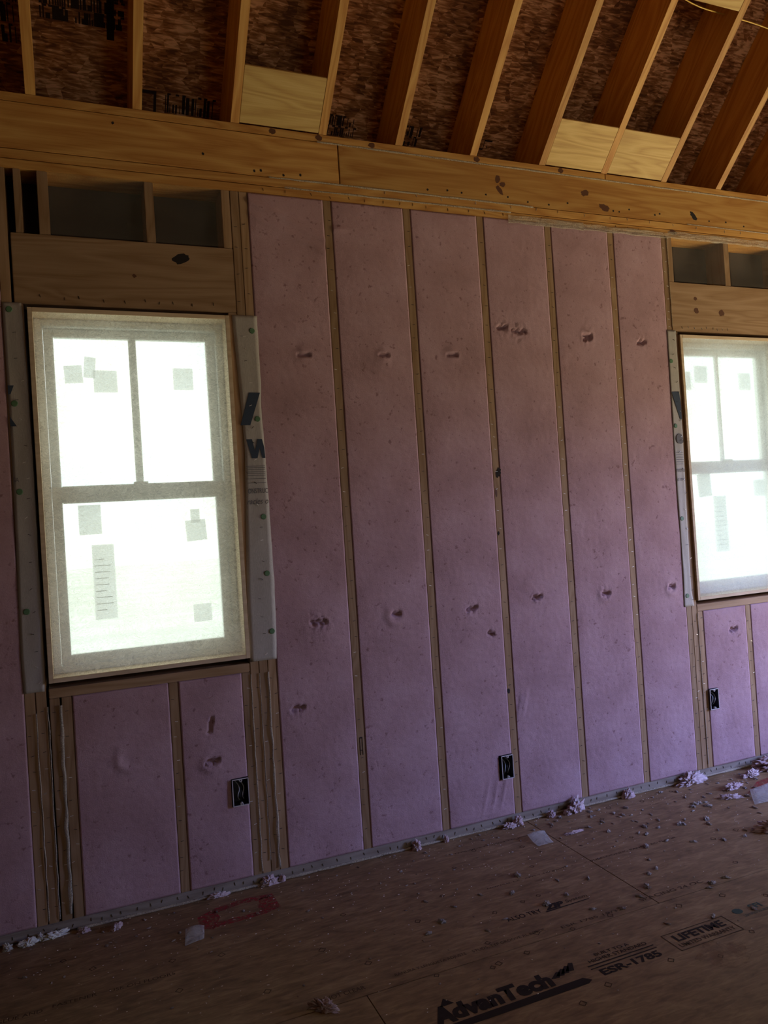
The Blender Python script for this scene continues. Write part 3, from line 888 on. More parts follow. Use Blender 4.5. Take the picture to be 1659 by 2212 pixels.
bay(3*S+0.020, 4*S-0.020, Z0, Z1, 'fifth tall pink bay from the left window, with a dark hooked tear up high', [(1.428, 2.476, 0.035, 'bump'), (1.43, 2.46, 0.03, 'rough'), (1.435, 1.091, 0.035, 'ring'), (1.435, 1.091, 0.03, 'rough')])
bay(4*S+0.020, 1.979, Z0, Z1, 'sixth and narrowest tall pink bay, against the right window pack', [(1.79, 2.449, 0.032, 'rough'), (1.884, 1.084, 0.035, 'ring'), (1.884, 1.09, 0.025, 'rough')])
bay(2.097, 2.418, Z0, 0.928, 'pink insulation bay under the right window, with the right outlet box', [(2.31, 0.799, 0.03, 'rough')], None, (2.0969, 2.163, 0.366, 0.486))
bay(2.458, 2.866, Z0, 0.928, 'pink insulation bay under the right window at the right edge')

# ------------------------------------------------------------------ netting over the cavities above the headers, hems and seams
def net_panel(x0, x1, z0, z1, seed, label):
    bm = bmesh.new()
    nx, nz = int((x1-x0)/0.025), int((z1-z0)/0.025)
    g = [[bm.verts.new((x0+(x1-x0)*i/nx - (x0+x1)/2, -0.003 - 0.004*abs(mnoise.noise(Vector((i*0.3, j*0.5, seed)))), (z1-z0)*j/nz)) for i in range(nx+1)] for j in range(nz+1)]
    for j in range(nz):
        for i in range(nx):
            bm.faces.new((g[j][i], g[j][i+1], g[j+1][i+1], g[j+1][i]))
    o = build('cavity_netting', bm, 'net', smooth=True, loc=((x0+x1)/2, 0, z0))
    return tag(o, label, 'netting', 'netting over the header cavities')
net_panel(-1.196, -0.821, 2.806, 3.062, 1, 'sheer netting over the wider dark cavity above the left window')
net_panel(-0.781, -0.494, 2.806, 3.062, 2, 'sheer netting over the right dark cavity above the left window')
net_panel(2.058, 2.443, 2.806, 3.062, 3, 'hazy netting over the left dark cavity above the right window')
net_panel(2.487, 2.868, 2.806, 3.062, 4, 'hazy netting over the dark cavity at the top right edge')

def hem(pts, w, seed, label, nrm=(0, -1, 0), amp=0.002, name='netting_hem'):
    o = ribbon(pts, nrm, w, seed, name, amp=amp)
    return tag(o, label, 'netting', 'netting hems and seams')
hem([(-0.03, -0.001, RB-0.001), (3.0, -0.001, RB-0.001)], 0.009, 1, 'thin pale netting line along the top of the wide rim board', amp=0.0012)
hem([(-0.27, -0.001, TP2), (1.02, -0.001, TP2), (1.14, -0.001, TP2-0.002)], 0.009, 2, 'thin pale netting line along the bottom of the rim board', amp=0.0018)
hem([(2.18, -0.001, TP2), (3.0, -0.001, TP2-0.004)], 0.006, 3, 'thin pale netting line under the rim board at the right edge', amp=0.0018)
hem([(-0.20, -0.001, TP1), (1.0, -0.001, TP1-0.002)], 0.009, 4, 'thin pale netting line between the two top plate boards', amp=0.0016)
# crumpled gathered netting
def crumple(x0, x1, z0, z1, label, seed, droop=0.0):
    bm = bmesh.new()
    nx, nz = int((x1-x0)/0.008), 14
    g = []
    for j in range(nz+1):
        row = []
        for i in range(nx+1):
            u, w = i/nx, j/nz
            x = x0 + (x1-x0)*u
            zz = z0 + (z1-z0)*w - droop*u + 0.006*mnoise.noise(Vector((x*12, w*3, seed)))
            yy = -0.003 - 0.011*abs(mnoise.noise(Vector((x*9, w*7+x*5, seed)))) - 0.005*abs(mnoise.noise(Vector((x*30, w*14, seed))))
            if j in (0, nz): yy = -0.0015
            row.append(bm.verts.new((x-x0, yy, zz-z0)))
        g.append(row)
    for j in range(nz):
        for i in range(nx):
            bm.faces.new((g[j][i], g[j][i+1], g[j+1][i+1], g[j+1][i]))
    o = build('gathered_netting', bm, 'hem', smooth=True, loc=(x0, 0, z0))
    return tag(o, label, 'netting', 'gathered netting along the top plate')
crumple(0.98, 1.45, 3.045, 3.088, 'pale crumpled netting bunched under the top plate above the fourth and fifth bays', 3)
crumple(1.45, 2.03, 3.048, 3.082, 'netting fold along the top plate left of the right window', 5)
crumple(2.03, 2.90, 3.052, 3.092, 'netting fold along the top plate above the right window', 8)
# seams on stud packs
def seam(x0, z0, x1, z1, w, seed, label, amp=0.003):
    hem([(x0, -0.001, z0), (x1, -0.001, z1)], w, seed, label, amp=amp, name='netting_seam')
seam(-1.263, 0.90, -1.268, 0.07, 0.013, 10, 'widest pale netting seam, in the stud pack under the left end of the left window', 0.006)
seam(-1.310, 0.90, -1.312, 0.06, 0.005, 11, 'middle thin netting seam in the stud pack under the left end of the left window')
seam(-1.353, 0.88, -1.350, 0.06, 0.005, 12, 'leftmost thin netting seam in the stud pack under the left window')
seam(-0.493, 0.92, -0.494, 0.06, 0.006, 13, 'left netting seam in the stud pack right of the left outlet box')
seam(-0.454, 0.92, -0.455, 0.10, 0.004, 14, 'middle netting seam in the stud pack right of the left outlet box')
seam(-0.414, 0.92, -0.417, 0.06, 0.010, 15, 'right wide netting seam in the stud pack right of the left outlet box', 0.005)
seam(2.056, 0.92, 2.060, 0.07, 0.005, 16, 'thin pale netting seam in the stud pack left of the right outlet box')
seam(2.019, 3.05, 2.019, 2.54, 0.004, 17, 'thin netting seam beside the right header')
# hem lapping onto the floor
o = ribbon([(-1.25, -0.008, 0.006), (-0.2, -0.008, 0.007), (0.8, -0.009, 0.008), (2.95, -0.010, 0.010)], (0, -0.8, 0.6), 0.011, 20, 'netting_hem', amp=0.002)
tag(o, 'long pale netting edge lapping from the bottom plate onto the floor', 'netting', 'netting hems and seams')

# ------------------------------------------------------------------ windows
def frame_ring(bm, x0, x1, z0, z1, w, y0, y1, wt=None, wb=None):
    wt = w if wt is None else wt; wb = w if wb is None else wb
    bx(bm, x0, x0+w, y0, y1, z0, z1, 0.003)
    bx(bm, x1-w, x1, y0, y1, z0, z1, 0.003)
    bx(bm, x0+w, x1-w, y0, y1, z0, z0+wb, 0.003)
    bx(bm, x0+w, x1-w, y0, y1, z1-wt, z1, 0.003)

def window(W, idx, label, stickers):
    x0, x1, z0, z1 = W
    cx = (x0+x1)/2
    root = empty('window_%d' % idx, (cx, 0.13, z0))
    struct(root, label)
    def loc(bm_):
        bmesh.ops.translate(bm_, verts=bm_.verts[:], vec=(-cx, -0.13, -z0))
        return bm_
    t = 0.018
    ya, yb = -0.014, 0.150
    for a in ((x0-t, x0, z0-t, z1+t), (x1, x1+t, z0-t, z1+t), (x0, x1, z0-t, z0), (x0, x1, z1, z1+t)):
        bm = bmesh.new(); bx(bm, a[0], a[1], ya, yb, a[2], a[3], 0.0012)
        build('jamb_board', loc(bm), 'jamb', root)
    bm = bmesh.new(); frame_ring(bm, x0+0.0005, x1-0.0005, z0+0.0005, z1-0.0005, 0.030, 0.085, 0.165)
    build('window_frame', loc(bm), 'vinyl', root)
    # upper sash
    ux0, ux1 = x0+0.032, x1-0.032
    bm = bmesh.new(); frame_ring(bm, ux0, ux1, 1.742, z1-0.032, 0.038, 0.122, 0.150, wt=0.036, wb=0.040)
    us = build('upper_sash', loc(bm), 'vinyl', root)
    bm = bmesh.new(); bx(bm, cx-0.016, cx+0.016, 0.1285, 0.1395, 1.783, z1-0.066, 0.003)
    build('muntin', loc(bm), 'vinyl', us)
    bm = bmesh.new(); bx(bm, ux0+0.036, ux1-0.036, 0.133, 0.136, 1.780, z1-0.066)
    build('glass', loc(bm), 'glass', us)
    bm = bmesh.new(); frame_ring(bm, ux0, ux1, z0+0.030, 1.782, 0.038, 0.090, 0.120, wt=0.072, wb=0.042)
    ls = build('lower_sash', loc(bm), 'vinyl', root)
    bm = bmesh.new(); bx(bm, cx-0.03, cx+0.03, 0.080, 0.092, 1.770, 1.790, 0.002)
    build('sash_lock', loc(bm), 'vinyl', ls)
    bm = bmesh.new(); bx(bm, ux0+0.036, ux1-0.036, 0.103, 0.106, z0+0.070, 1.712)
    build('glass', loc(bm), 'glass', ls)
    for i, (sx0, sx1, sz0, sz1, ang) in enumerate(stickers):
        y = 0.131 if sz0 > 1.75 else 0.101
        bm = bmesh.new()
        w, h = (sx1-sx0), (sz1-sz0)
        bx(bm, -w/2, w/2, -0.0002, 0.0002, -h/2, h/2)
        bmesh.ops.rotate(bm, verts=bm.verts[:], cent=(0, 0, 0), matrix=Matrix.Rotation(ang, 3, 'Y'))
        bmesh.ops.translate(bm, verts=bm.verts[:], vec=((sx0+sx1)/2 - cx, y - 0.0003*i - 0.13, (sz0+sz1)/2 - z0))
        s = build('sticker', bm, 'paper', root)
        if h > 0.25:
            bm = bmesh.new()
            rr = random.Random(idx)
            for k in range(9):
                zz = -h/2 + h*(0.12+0.085*k)
                bx(bm, -w*0.42, -w*0.42 + w*rr.uniform(0.4, 0.84), -0.0004, 0.0, zz, zz+0.0025)
            bx(bm, -w*0.36, -w*0.10, -0.0004, 0.0, h*0.22, h*0.224)
            bmesh.ops.translate(bm, verts=bm.verts[:], vec=((sx0+sx1)/2 - cx, y - 0.0003*i - 0.1305, (sz0+sz1)/2 - z0))
            pr = build('sticker_print', bm, 'ink_grey', s)
    return root
window(W1, 1, 'left double-hung window glowing white behind netting, with a divided upper sash',
       [(-1.177, -1.105, 2.222, 2.298, -0.05), (-1.098, -1.052, 2.245, 2.335, 0.1), (-1.062, -0.966, 2.183, 2.278, 0.0), (-0.730, -0.643, 2.195, 2.292, 0.0),
        (-1.155, -1.065, 1.575, 1.700, 0.0), (-1.110, -1.022, 1.215, 1.530, 0.0), (-0.718, -0.630, 1.520, 1.612, -0.05), (-0.695, -0.655, 1.60, 1.66, 0.0), (-0.706, -0.628, 1.162, 1.240, 0.0)])
window(W2, 2, 'right double-hung window cut by the photo edge, hazy blue-white behind netting',
       [(2.190, 2.255, 2.212, 2.320, 0.0), (2.285, 2.385, 2.255, 2.356, 0.03), (2.630, 2.730, 2.212, 2.318, 0.0), (2.225, 2.325, 1.575, 1.710, -0.06), (2.335, 2.432, 1.245, 1.575, 0.0), (2.66, 2.75, 1.56, 1.66, 0.0)])

def window_net(W, mat, label, seed):
    x0, x1, z0, z1 = W
    bm = bmesh.new()
    nx, nz = 40, 76
    g = []
    for j in range(nz+1):
        row = []
        for i in range(nx+1):
            u, w = i/nx, j/nz
            s = min(1, 6*min(u, 1-u))*min(1, 8*min(w, 1-w))
            y = -0.0125 + 0.012*s*(0.6+0.4*mnoise.noise(Vector((u*4, w*6, seed))))
            row.append(bm.verts.new((x0+0.0006+(x1-x0-0.0012)*u-(x0+x1)/2, y, (z1-z0-0.0012)*w+0.0006)))
        g.append(row)
    for j in range(nz):
        for i in range(nx):
            bm.faces.new((g[j][i], g[j][i+1], g[j+1][i+1], g[j+1][i]))
    o = build('window_netting', bm, mat, smooth=True, loc=((x0+x1)/2, 0, z0))
    return tag(o, label, 'netting', 'netting sheets stretched over the windows')
window_net(W1, 'window_net', 'fibrous white netting stretched over the left window opening', 1)
window_net(W2, 'window_net2', 'fibrous netting stretched over the right window opening', 2)

# ------------------------------------------------------------------ house-wrap strips beside the windows
def wrap_strip(pts_l, pts_r, label, seed):
    """pts_l / pts_r: (x,z) lists from top to bottom"""
    def interp(pts, z):
        for (xa, za), (xb, zb) in zip(pts[:-1], pts[1:]):
            if zb <= z <= za:
                return xa + (xb-xa)*((za-z)/(za-zb) if za != zb else 0)
        return pts[-1][0] if z < pts[-1][1] else pts[0][0]
    zt, zb = pts_l[0][1], pts_l[-1][1]
    n = 120
    bm = bmesh.new(); rows = []
    for j in range(n+1):
        z = zt + (zb-zt)*j/n
        xa, xb = interp(pts_l, z), interp(pts_r, z)
        xb += 0.002*mnoise.noise(Vector((z*14, seed, 0)))
        row = []
        for i in range(7):
            u = i/6
            y = -0.003 - 0.0022*mnoise.noise(Vector((u*2.2, z*7, seed)))
            row.append(bm.verts.new((xa+(xb-xa)*u, y, z)))
        rows.append(row)
    for r0, r1 in zip(rows[:-1], rows[1:]):
        for i in range(6):
            bm.faces.new((r0[i], r0[i+1], r1[i+1], r1[i]))
    o = build('house_wrap_strip', bm, 'wrap', smooth=True)
    sd_ = o.modifiers.new('t', 'SOLIDIFY'); sd_.thickness = 0.0006
    return tag(o, label, 'house wrap')
def cap(parent, x, z, r=0.0125):
    bm = bmesh.new()
    bmesh.ops.create_cone(bm, cap_ends=True, segments=24, radius1=r, radius2=r*0.85, depth=0.0015)
    bmesh.ops.rotate(bm, verts=bm.verts[:], cent=(0, 0, 0), matrix=Matrix.Rotation(math.pi/2, 3, 'X'))
    o = build('cap_nail', bm, 'green_cap', parent)
    o.location = (x, -0.0062, z)
TY = -0.0062
wsR = wrap_strip([(-0.478, 2.505), (-0.470, 2.3), (-0.462, 2.1), (-0.458, 1.9), (-0.472, 1.6), (-0.486, 1.3), (-0.492, 0.973)],
                 [(-0.366, 2.505), (-0.366, 2.2), (-0.372, 2.1), (-0.368, 1.95), (-0.364, 1.7), (-0.362, 1.3), (-0.366, 1.1), (-0.373, 0.973)], 'grey-white house wrap strip right of the left window, with blue-black letters and green caps', 1)
for z in (2.437, 2.043, 1.607, 1.355, 1.097): cap(wsR, -0.392 if z > 1.2 else -0.386, z)
flat_poly('wrap_lettering', [(-0.424, 2.160), (-0.374, 2.160), (-0.426, 2.015), (-0.470, 2.015)], 'ink_blue', 'wall', TY, wsR)
flat_poly('wrap_lettering', [(-0.449, 1.953), (-0.423, 1.953), (-0.412, 1.900), (-0.398, 1.953), (-0.378, 1.953), (-0.370, 1.915), (-0.368, 1.868), (-0.381, 1.868), (-0.390, 1.915), (-0.403, 1.868), (-0.428, 1.868)], 'ink_blue', 'wall', TY, wsR)
for k, z in enumerate((1.832, 1.825, 1.817, 1.806, 1.799, 1.790, 1.776, 1.757)):
    flat_poly('wrap_lettering', [(-0.458+0.003*(k % 3), z), (-0.372, z), (-0.372, z+0.0022), (-0.458+0.003*(k % 3), z+0.0022)], 'ink_grey', 'wall', TY, wsR)
text_mesh('wrap_lettering', 'ONSTRUC', -0.455, -0.366, 1.712, 1.734, 'ink_grey', 'wall', wsR, bold=0.01, off=TY)
text_mesh('wrap_lettering', 'racles o', -0.462, -0.366, 1.664, 1.690, 'ink_grey', 'wall', wsR, shear=0.3, off=TY)
wsL = wrap_strip([(-1.390, 2.518), (-1.388, 2.2), (-1.386, 1.9), (-1.393, 1.4), (-1.397, 1.1), (-1.394, 0.963)],
                 [(-1.320, 2.518), (-1.316, 2.2), (-1.312, 1.9), (-1.314, 1.4), (-1.316, 1.1), (-1.317, 0.963)], 'grey house wrap strip left of the left window, in shade', 2)
for z in (2.490, 2.113, 1.761, 1.285): cap(wsL, -1.366, z)
flat_poly('wrap_lettering', [(-1.387, 2.185), (-1.365, 2.185), (-1.378, 2.150), (-1.387, 2.150)], 'ink_blue', 'wall', TY, wsL)
flat_poly('wrap_lettering', [(-1.385, 2.060), (-1.362, 2.022), (-1.385, 2.022)], 'ink_blue', 'wall', TY, wsL)
text_mesh('wrap_lettering', 'SA', -1.386, -1.366, 1.800, 1.818, 'ink_grey', 'wall', wsL, bold=0.01, off=TY)
wsW = wrap_strip([(1.976, 2.525), (1.974, 2.2), (1.970, 1.9), (1.968, 1.6), (1.972, 1.3), (1.968, 1.1), (1.962, 0.964)],
                 [(2.040, 2.525), (2.040, 2.2), (2.038, 1.9), (2.028, 1.5), (2.024, 1.2), (2.024, 1.05), (2.036, 0.964)], 'grey house wrap strip left of the right window, with part of a letter e', 3)
for z in (2.349, 1.983, 1.460, 1.025): cap(wsW, 1.990, z)
flat_poly('wrap_lettering', [(1.976, 2.176), (2.030, 2.176), (2.038, 2.110), (2.038, 2.020), (2.026, 2.020)], 'ink_blue', 'wall', TY, wsW)
text_mesh('wrap_lettering', 'e', 1.988, 2.037, 1.880, 1.938, 'ink_grey', 'wall', wsW, bold=0.05, off=TY)
text_mesh('wrap_lettering', 'nnova', 1.974, 2.032, 1.722, 1.740, 'ink_grey', 'wall', wsW, off=TY)
text_mesh('wrap_lettering', 'e mi', 1.974, 2.028, 1.672, 1.692, 'ink_grey', 'wall', wsW, off=TY)
for k in range(6):
    flat_poly('wrap_lettering', [(1.976, 1.765+k*0.013), (2.030, 1.765+k*0.013), (2.030, 1.767+k*0.013), (1.976, 1.767+k*0.013)], 'ink_grey', 'wall', TY, wsW)
for w_, x_ in ((wsR, -0.42), (wsL, -1.345), (wsW, 2.018)):
    z = 1.0
    while z < 2.48:
        staple(w_, x_ + srng.uniform(-0.014, 0.014), z, -0.0062, srng.uniform(-0.8, 0.8), srng.random() < 0.6)
        z += srng.uniform(0.05, 0.11)

# ------------------------------------------------------------------ outlet boxes
def outlet_box(x0, x1, z0, z1, label, seed):
    cx, w, h = (x0+x1)/2, (x1-x0), (z1-z0)
    r = empty('outlet_box', (cx, -0.012, z0))
    t = 0.0035; D = 0.062
    bm = bmesh.new()
    bx(bm, -w/2, -w/2+t, 0.001, D, 0, h); bx(bm, w/2-t, w/2, 0.001, D, 0, h)
    bx(bm, -w/2+t, w/2-t, 0.001, D, 0, t); bx(bm, -w/2+t, w/2-t, 0.001, D, h-t, h)
    bx(bm, -w/2+t, w/2-t, D-t, D, t, h-t)
    build('box_body', bm, 'box_body', r)
    bm = bmesh.new()
    bx(bm, -w/2-0.001, -w/2+0.0025, -0.002, 0.001, 0, h); bx(bm, w/2-0.0025, w/2+0.001, -0.002, 0.001, 0, h)
    bx(bm, -w/2, w/2, -0.002, 0.001, -0.001, 0.0025); bx(bm, -w/2, w/2, -0.002, 0.001, h-0.0025, h+0.001)
    build('box_rim', bm, 'box_rim', r)
    for zz in (0.007, h-0.007):
        bm = bmesh.new()
        bmesh.ops.create_cone(bm, cap_ends=True, segments=16, radius1=0.0065, radius2=0.0065, depth=0.01)
        bmesh.ops.rotate(bm, verts=bm.verts[:], cent=(0, 0, 0), matrix=Matrix.Rotation(math.pi/2, 3, 'X'))
        bmesh.ops.translate(bm, verts=bm.verts[:], vec=(0.002, 0.0035, zz))
        tb = build('screw_tab', bm, 'box_rim', r)
        bm = bmesh.new()
        bmesh.ops.create_cone(bm, cap_ends=True, segments=12, radius1=0.0025, radius2=0.0025, depth=0.002)
        bmesh.ops.rotate(bm, verts=bm.verts[:], cent=(0, 0, 0), matrix=Matrix.Rotation(math.pi/2, 3, 'X'))
        bmesh.ops.translate(bm, verts=bm.verts[:], vec=(0.002, -0.0020, zz))
        build('screw_hole', bm, 'knot_black', tb)
    rg = random.Random(seed)
    for k, mt in enumerate(('wire_white', 'wire_black', 'wire_white')):
        cu = bpy.data.curves.new('wire', 'CURVE'); cu.dimensions = '3D'; cu.bevel_depth = 0.0017; cu.bevel_resolution = 2
        sp = cu.splines.new('BEZIER'); sp.bezier_points.add(3)
        ox = -w*0.25 + k*0.010
        P = [(ox, 0.05, h*0.88), (ox+0.014, 0.012+rg.uniform(0, .01), h*0.62), (ox+0.006, 0.010, h*0.38), (ox+0.016, 0.04, h*0.12)]
        for bp_, p in zip(sp.bezier_points, P):
            bp_.co = p; bp_.handle_left_type = bp_.handle_right_type = 'AUTO'
        tmp = link(bpy.data.objects.new('wire', cu))
        me = bpy.data.meshes.new_from_object(tmp.evaluated_get(bpy.context.evaluated_depsgraph_get()))
        bpy.data.objects.remove(tmp)
        me.materials.clear(); me.materials.append(M[mt])
        link(bpy.data.objects.new('wire', me)).parent = r
    return tag(r, label, 'outlet box', 'open outlet boxes')
outlet_box(-0.604, -0.534, 0.363, 0.478, 'open outlet box under the left window, against the stud pack', 1)
outlet_box(0.728, 0.793, 0.232, 0.347, 'open outlet box midway between the windows, left of the third stud', 2)
outlet_box(2.097, 2.160, 0.369, 0.483, 'open outlet box under the right window', 3)

# ------------------------------------------------------------------ rafters
cth, sth = math.cos(th), math.sin(th)
def rafter(x, label):
    # profile in (u along slope, v perpendicular up)
    def loc(y, z):
        dy, dz = y, z-CAP
        return (-dy*cth + dz*sth, dy*sth + dz*cth)
    yr = RIDGE_Y + 0.02
    P = [loc(0, CAP), loc(yr, CAP-SL*yr), loc(yr, CAP-SL*yr+V-0.002), loc(0.29, CAP+V-SL*0.29-0.002), loc(0.29, 3.422), loc(0.143, 3.422), loc(0.143, CAP)]
    bm = bmesh.new()
    a = [bm.verts.new((p[0], -0.019, p[1])) for p in P]
    b = [bm.verts.new((p[0], 0.019, p[1])) for p in P]
    bm.faces.new(a); bm.faces.new(b[::-1])
    n = len(P)
    for i in range(n):
        bm.faces.new((a[i], b[i], b[(i+1) % n], a[(i+1) % n]))
    bmesh.ops.recalc_face_normals(bm, faces=bm.faces[:])
    o = build('rafter', bm, 'pine')
    o.matrix_world = Matrix.Translation((x, 0, CAP)) @ Matrix(((0, 1, 0, 0), (-cth, 0, sth, 0), (sth, 0, cth, 0), (0, 0, 0, 1)))
    return tag(o, label, 'rafter', 'roof rafters')
RX = [-1.242, -0.827, -0.410, 0.001, 0.390, 0.802, 1.214, 1.614, 2.030, 2.438, 2.850]
RL = ['rafter nearest the left edge of the photo, seen straight from below',
      'second rafter from the left edge, above the left window',
      'third rafter from the left, forming the left side of the first pale block',
      'rafter on the right side of the first pale block',
      'fifth rafter from the left, right of the first pale block bay',
      'sixth rafter from the left, over the third tall pink bay',
      'rafter on the left side of the pair of pale blocks',
      'rafter between the pair of pale blocks',
      'rafter on the right side of the pair of pale blocks, crossed by a yellow cable',
      'second rafter from the right edge of the photo',
      'rafter at the right edge of the photo']
raf = [rafter(x, l) for x, l in zip(RX, RL)]
rafter(-1.655, 'rafter left of the photo frame')
rafter(3.256, 'rafter just beyond the right edge of the photo')
rafter(3.663, 'rafter further beyond the right edge of the photo')
rafter(4.070, 'last rafter but one before the right wall')
rafter(4.476, 'last rafter, beside the right wall')

# pale blocking boards set flush with the lower rafter edges
def block(x0, x1, y0, y1, label, t=0.018, mat='pine_pale'):
    ln = (y0-y1)/cth
    bm = bmesh.new(); bx(bm, 0, x1-x0, 0, ln, 0, t, 0.0015)
    o = build('rafter_block', bm, mat)
    o.matrix_world = Matrix.Translation((x0, y0, CAP-SL*y0+0.001)) @ Matrix(((1, 0, 0, 0), (0, -cth, sth, 0), (0, sth, cth, 0), (0, 0, 0, 1)))
    return tag(o, label, 'block', 'pale blocks between rafters')
b1 = block(-0.390, -0.019, -0.002, -0.170, 'pale plywood block between the third and fourth rafters, just right of the left window')
b2 = block(1.2335, 1.5945, -0.002, -0.167, 'left of the two neighbouring pale blocks at the rafter feet, greyer board')
b3 = block(1.6335, 2.0105, -0.002, -0.167, 'right of the two neighbouring pale blocks at the rafter feet, yellower board')
b4 = block(1.6335, 2.0105, -0.600, -1.10, 'pale sheet between two rafters, cut off by the top edge of the photo')

# yellow cable strung through the rafters
cu = bpy.data.curves.new('cable', 'CURVE'); cu.dimensions = '3D'; cu.bevel_depth = 0.003; cu.bevel_resolution = 2
sp = cu.splines.new('BEZIER'); sp.bezier_points.add(4)
for bp_, p in zip(sp.bezier_points, [(1.63, -0.55, 4.02), (1.80, -0.53, 3.995), (2.03, -0.51, 4.00), (2.24, -0.50, 4.00), (2.45, -0.50, 3.98)]):
    bp_.co = p; bp_.handle_left_type = bp_.handle_right_type = 'AUTO'
tmp = link(bpy.data.objects.new('tmp', cu))
me = bpy.data.meshes.new_from_object(tmp.evaluated_get(bpy.context.evaluated_depsgraph_get()))
bpy.data.objects.remove(tmp); me.materials.clear(); me.materials.append(M['wire_yellow'])
tag(link(bpy.data.objects.new('electric_cable', me)), 'thin yellow cable running across the rafters at the top right', 'cable')

# stamps
stamp(-1.60, -1.27, 0.10, -0.06, 3)
stamp(-1.19, -0.87, 0.02, -0.13, 4, dens=0.95, bar=0.006)
stamp(-0.68, -0.46, 0.235, 0.17, 1, dens=0.8)
stamp(0.03, 0.24, 0.235, 0.165, 2, dens=0.9)
stamp(0.42, 0.60, 0.235, 0.165, 2)
stamp(0.85, 1.02, 0.24, 0.175, 2, gap=0.02)
stamp(2.06, 2.25, 0.24, 0.175, 2)
bm = bmesh.new()
for (xa, xb, ya, yb) in ((-0.80, -0.72, 0.185, 0.175), (-0.732, -0.72, 0.185, 0.29), (-0.93, -0.90, -0.10, 0.05), (-0.98, -0.90, -0.10, -0.07)):
    v = [bm.verts.new(deck_pt(*p)) for p in ((xa, ya), (xb, ya), (xb, yb), (xa, yb))]
    bm.faces.new(v)
o = build('deck_print', bm, 'ink'); o.parent = roof; o.matrix_parent_inverse = roof.matrix_basis.inverted()

# ------------------------------------------------------------------ fluff and scraps on the floor
def tuft_bm(seed, rx, ry, rz, rough=0.5):
    bm = bmesh.new()
    bmesh.ops.create_icosphere(bm, subdivisions=(5 if rx < 0.5 else 4), radius=1.0)
    for v in bm.verts:
        n = v.co.normalized()
        d = 1 + rough*mnoise.noise(n*2.2 + Vector((seed, 0, 0))) + rough*0.8*mnoise.noise(n*6 + Vector((0, seed, 0))) + 0.45*rough*mnoise.noise(n*13 + Vector((0, 0, seed)))
        v.co = Vector((n.x*d*rx, n.y*d*ry, max(-0.25, n.z*d)*rz + 0.25*rz))
    return bm
def tuft(x, y, rx, ry, rz, label, seed, rot=0.0, mat='tuft', z=0.0, cat='fluff', name='insulation_tuft', rough=0.6, group=None):
    o = build(name, tuft_bm(seed, rx, ry, rz, rough), mat, smooth=True, loc=(x, y, z))
    o.rotation_euler.z = rot
    return tag(o, label, cat, group)
tuft(1.135, -0.030, 0.042, 0.022, 0.045, 'largest round pink tuft against the bottom plate, right of the third stud', 1, 0.2)
tuft(1.075, -0.040, 0.018, 0.014, 0.015, 'small pale tuft just left of the largest round tuft', 2)
tuft(0.985, -0.026, 0.020, 0.014, 0.022, 'tuft against the plate below the fourth bay, right of the third stud', 3)
tuft(0.792, -0.026, 0.020, 0.014, 0.034, 'upright tuft on the plate under the middle outlet box', 4)
tuft(0.737, -0.034, 0.032, 0.013, 0.016, 'flat tuft left of the upright tuft under the middle outlet box', 5)
tuft(0.235, -0.024, 0.019, 0.014, 0.030, 'pale lavender tuft at the plate under the second tall bay', 6)
tuft(0.393, -0.018, 0.010, 0.008, 0.024, 'thin upright tuft at the foot of the second stud', 7)
tuft(1.475, -0.024, 0.028, 0.014, 0.034, 'cone-shaped tuft at the plate under the fifth tall bay', 8)
tuft(1.905, -0.034, 0.085, 0.024, 0.040, 'long lumpy pink tuft at the plate under the sixth bay', 9, 0.05)
tuft(2.50, -0.075, 0.15, 0.05, 0.045, 'biggest pile of pink fluff at the right edge under the right window', 10, 0.0)
tuft(2.25, -0.115, 0.05, 0.022, 0.022, 'fluff strand left of the biggest pile under the right window', 11, 0.1)
tuft(1.775, -0.700, 0.085, 0.035, 0.035, 'purple-pink fluff roll at the right edge of the photo on open floor', 12, -0.5)
tuft(2.02, -0.205, 0.055, 0.018, 0.020, 'elongated tuft beside the red paint stroke, right', 13, 0.1)
tuft(1.90, -0.30, 0.050, 0.016, 0.014, 'flat strand of fluff left of the clear plastic sheet', 14, -0.4)
tuft(-0.519, -0.955, 0.036, 0.012, 0.022, 'pale twisted tuft on the panel seam at the bottom of the photo', 15, -0.7, rough=0.9)
tuft(-0.472, -0.016, 0.034, 0.012, 0.026, 'lavender fluff at the foot of the stud pack right of the left window', 16)
tuft(-0.412, -0.014, 0.012, 0.009, 0.020, 'small tuft at the foot of the wide netting seam, right of the left window', 17)
tuft(-0.690, -0.014, 0.040, 0.010, 0.014, 'row of small fluff lumps at the plate under the left outlet box', 18)
tuft(-1.105, -0.072, 0.020, 0.013, 0.016, 'pale scrap on the floor near the plate below the left window', 19, 0.6)
tuft(-1.225, -0.035, 0.020, 0.010, 0.012, 'small pale scrap near the plate below the left end of the left window', 20)
tuft(-1.335, -0.016, 0.045, 0.011, 0.016, 'long grey-cream foam lump at the plate near the left edge', 21, 0.15, 'tuft_white', cat='foam', name='foam_scrap')
tuft(-1.43, -0.030, 0.030, 0.013, 0.018, 'blocky cream foam piece near the left edge of the floor', 22, 0.1, 'tuft_white', cat='foam', name='foam_scrap')
tuft(-1.385, -0.014, 0.012, 0.010, 0.020, 'small cream foam nub above the blocky cream piece', 23, 0, 'tuft_white', cat='foam', name='foam_scrap')
tuft(-1.50, -0.030, 0.014, 0.012, 0.018, 'cream foam piece cut by the left edge of the photo', 24, 0, 'tuft_white', cat='foam', name='foam_scrap')
tuft(0.965, -0.245, 0.045, 0.007, 0.008, 'thin straight fluff strand beside the plastic scrap', 25, 0.05)

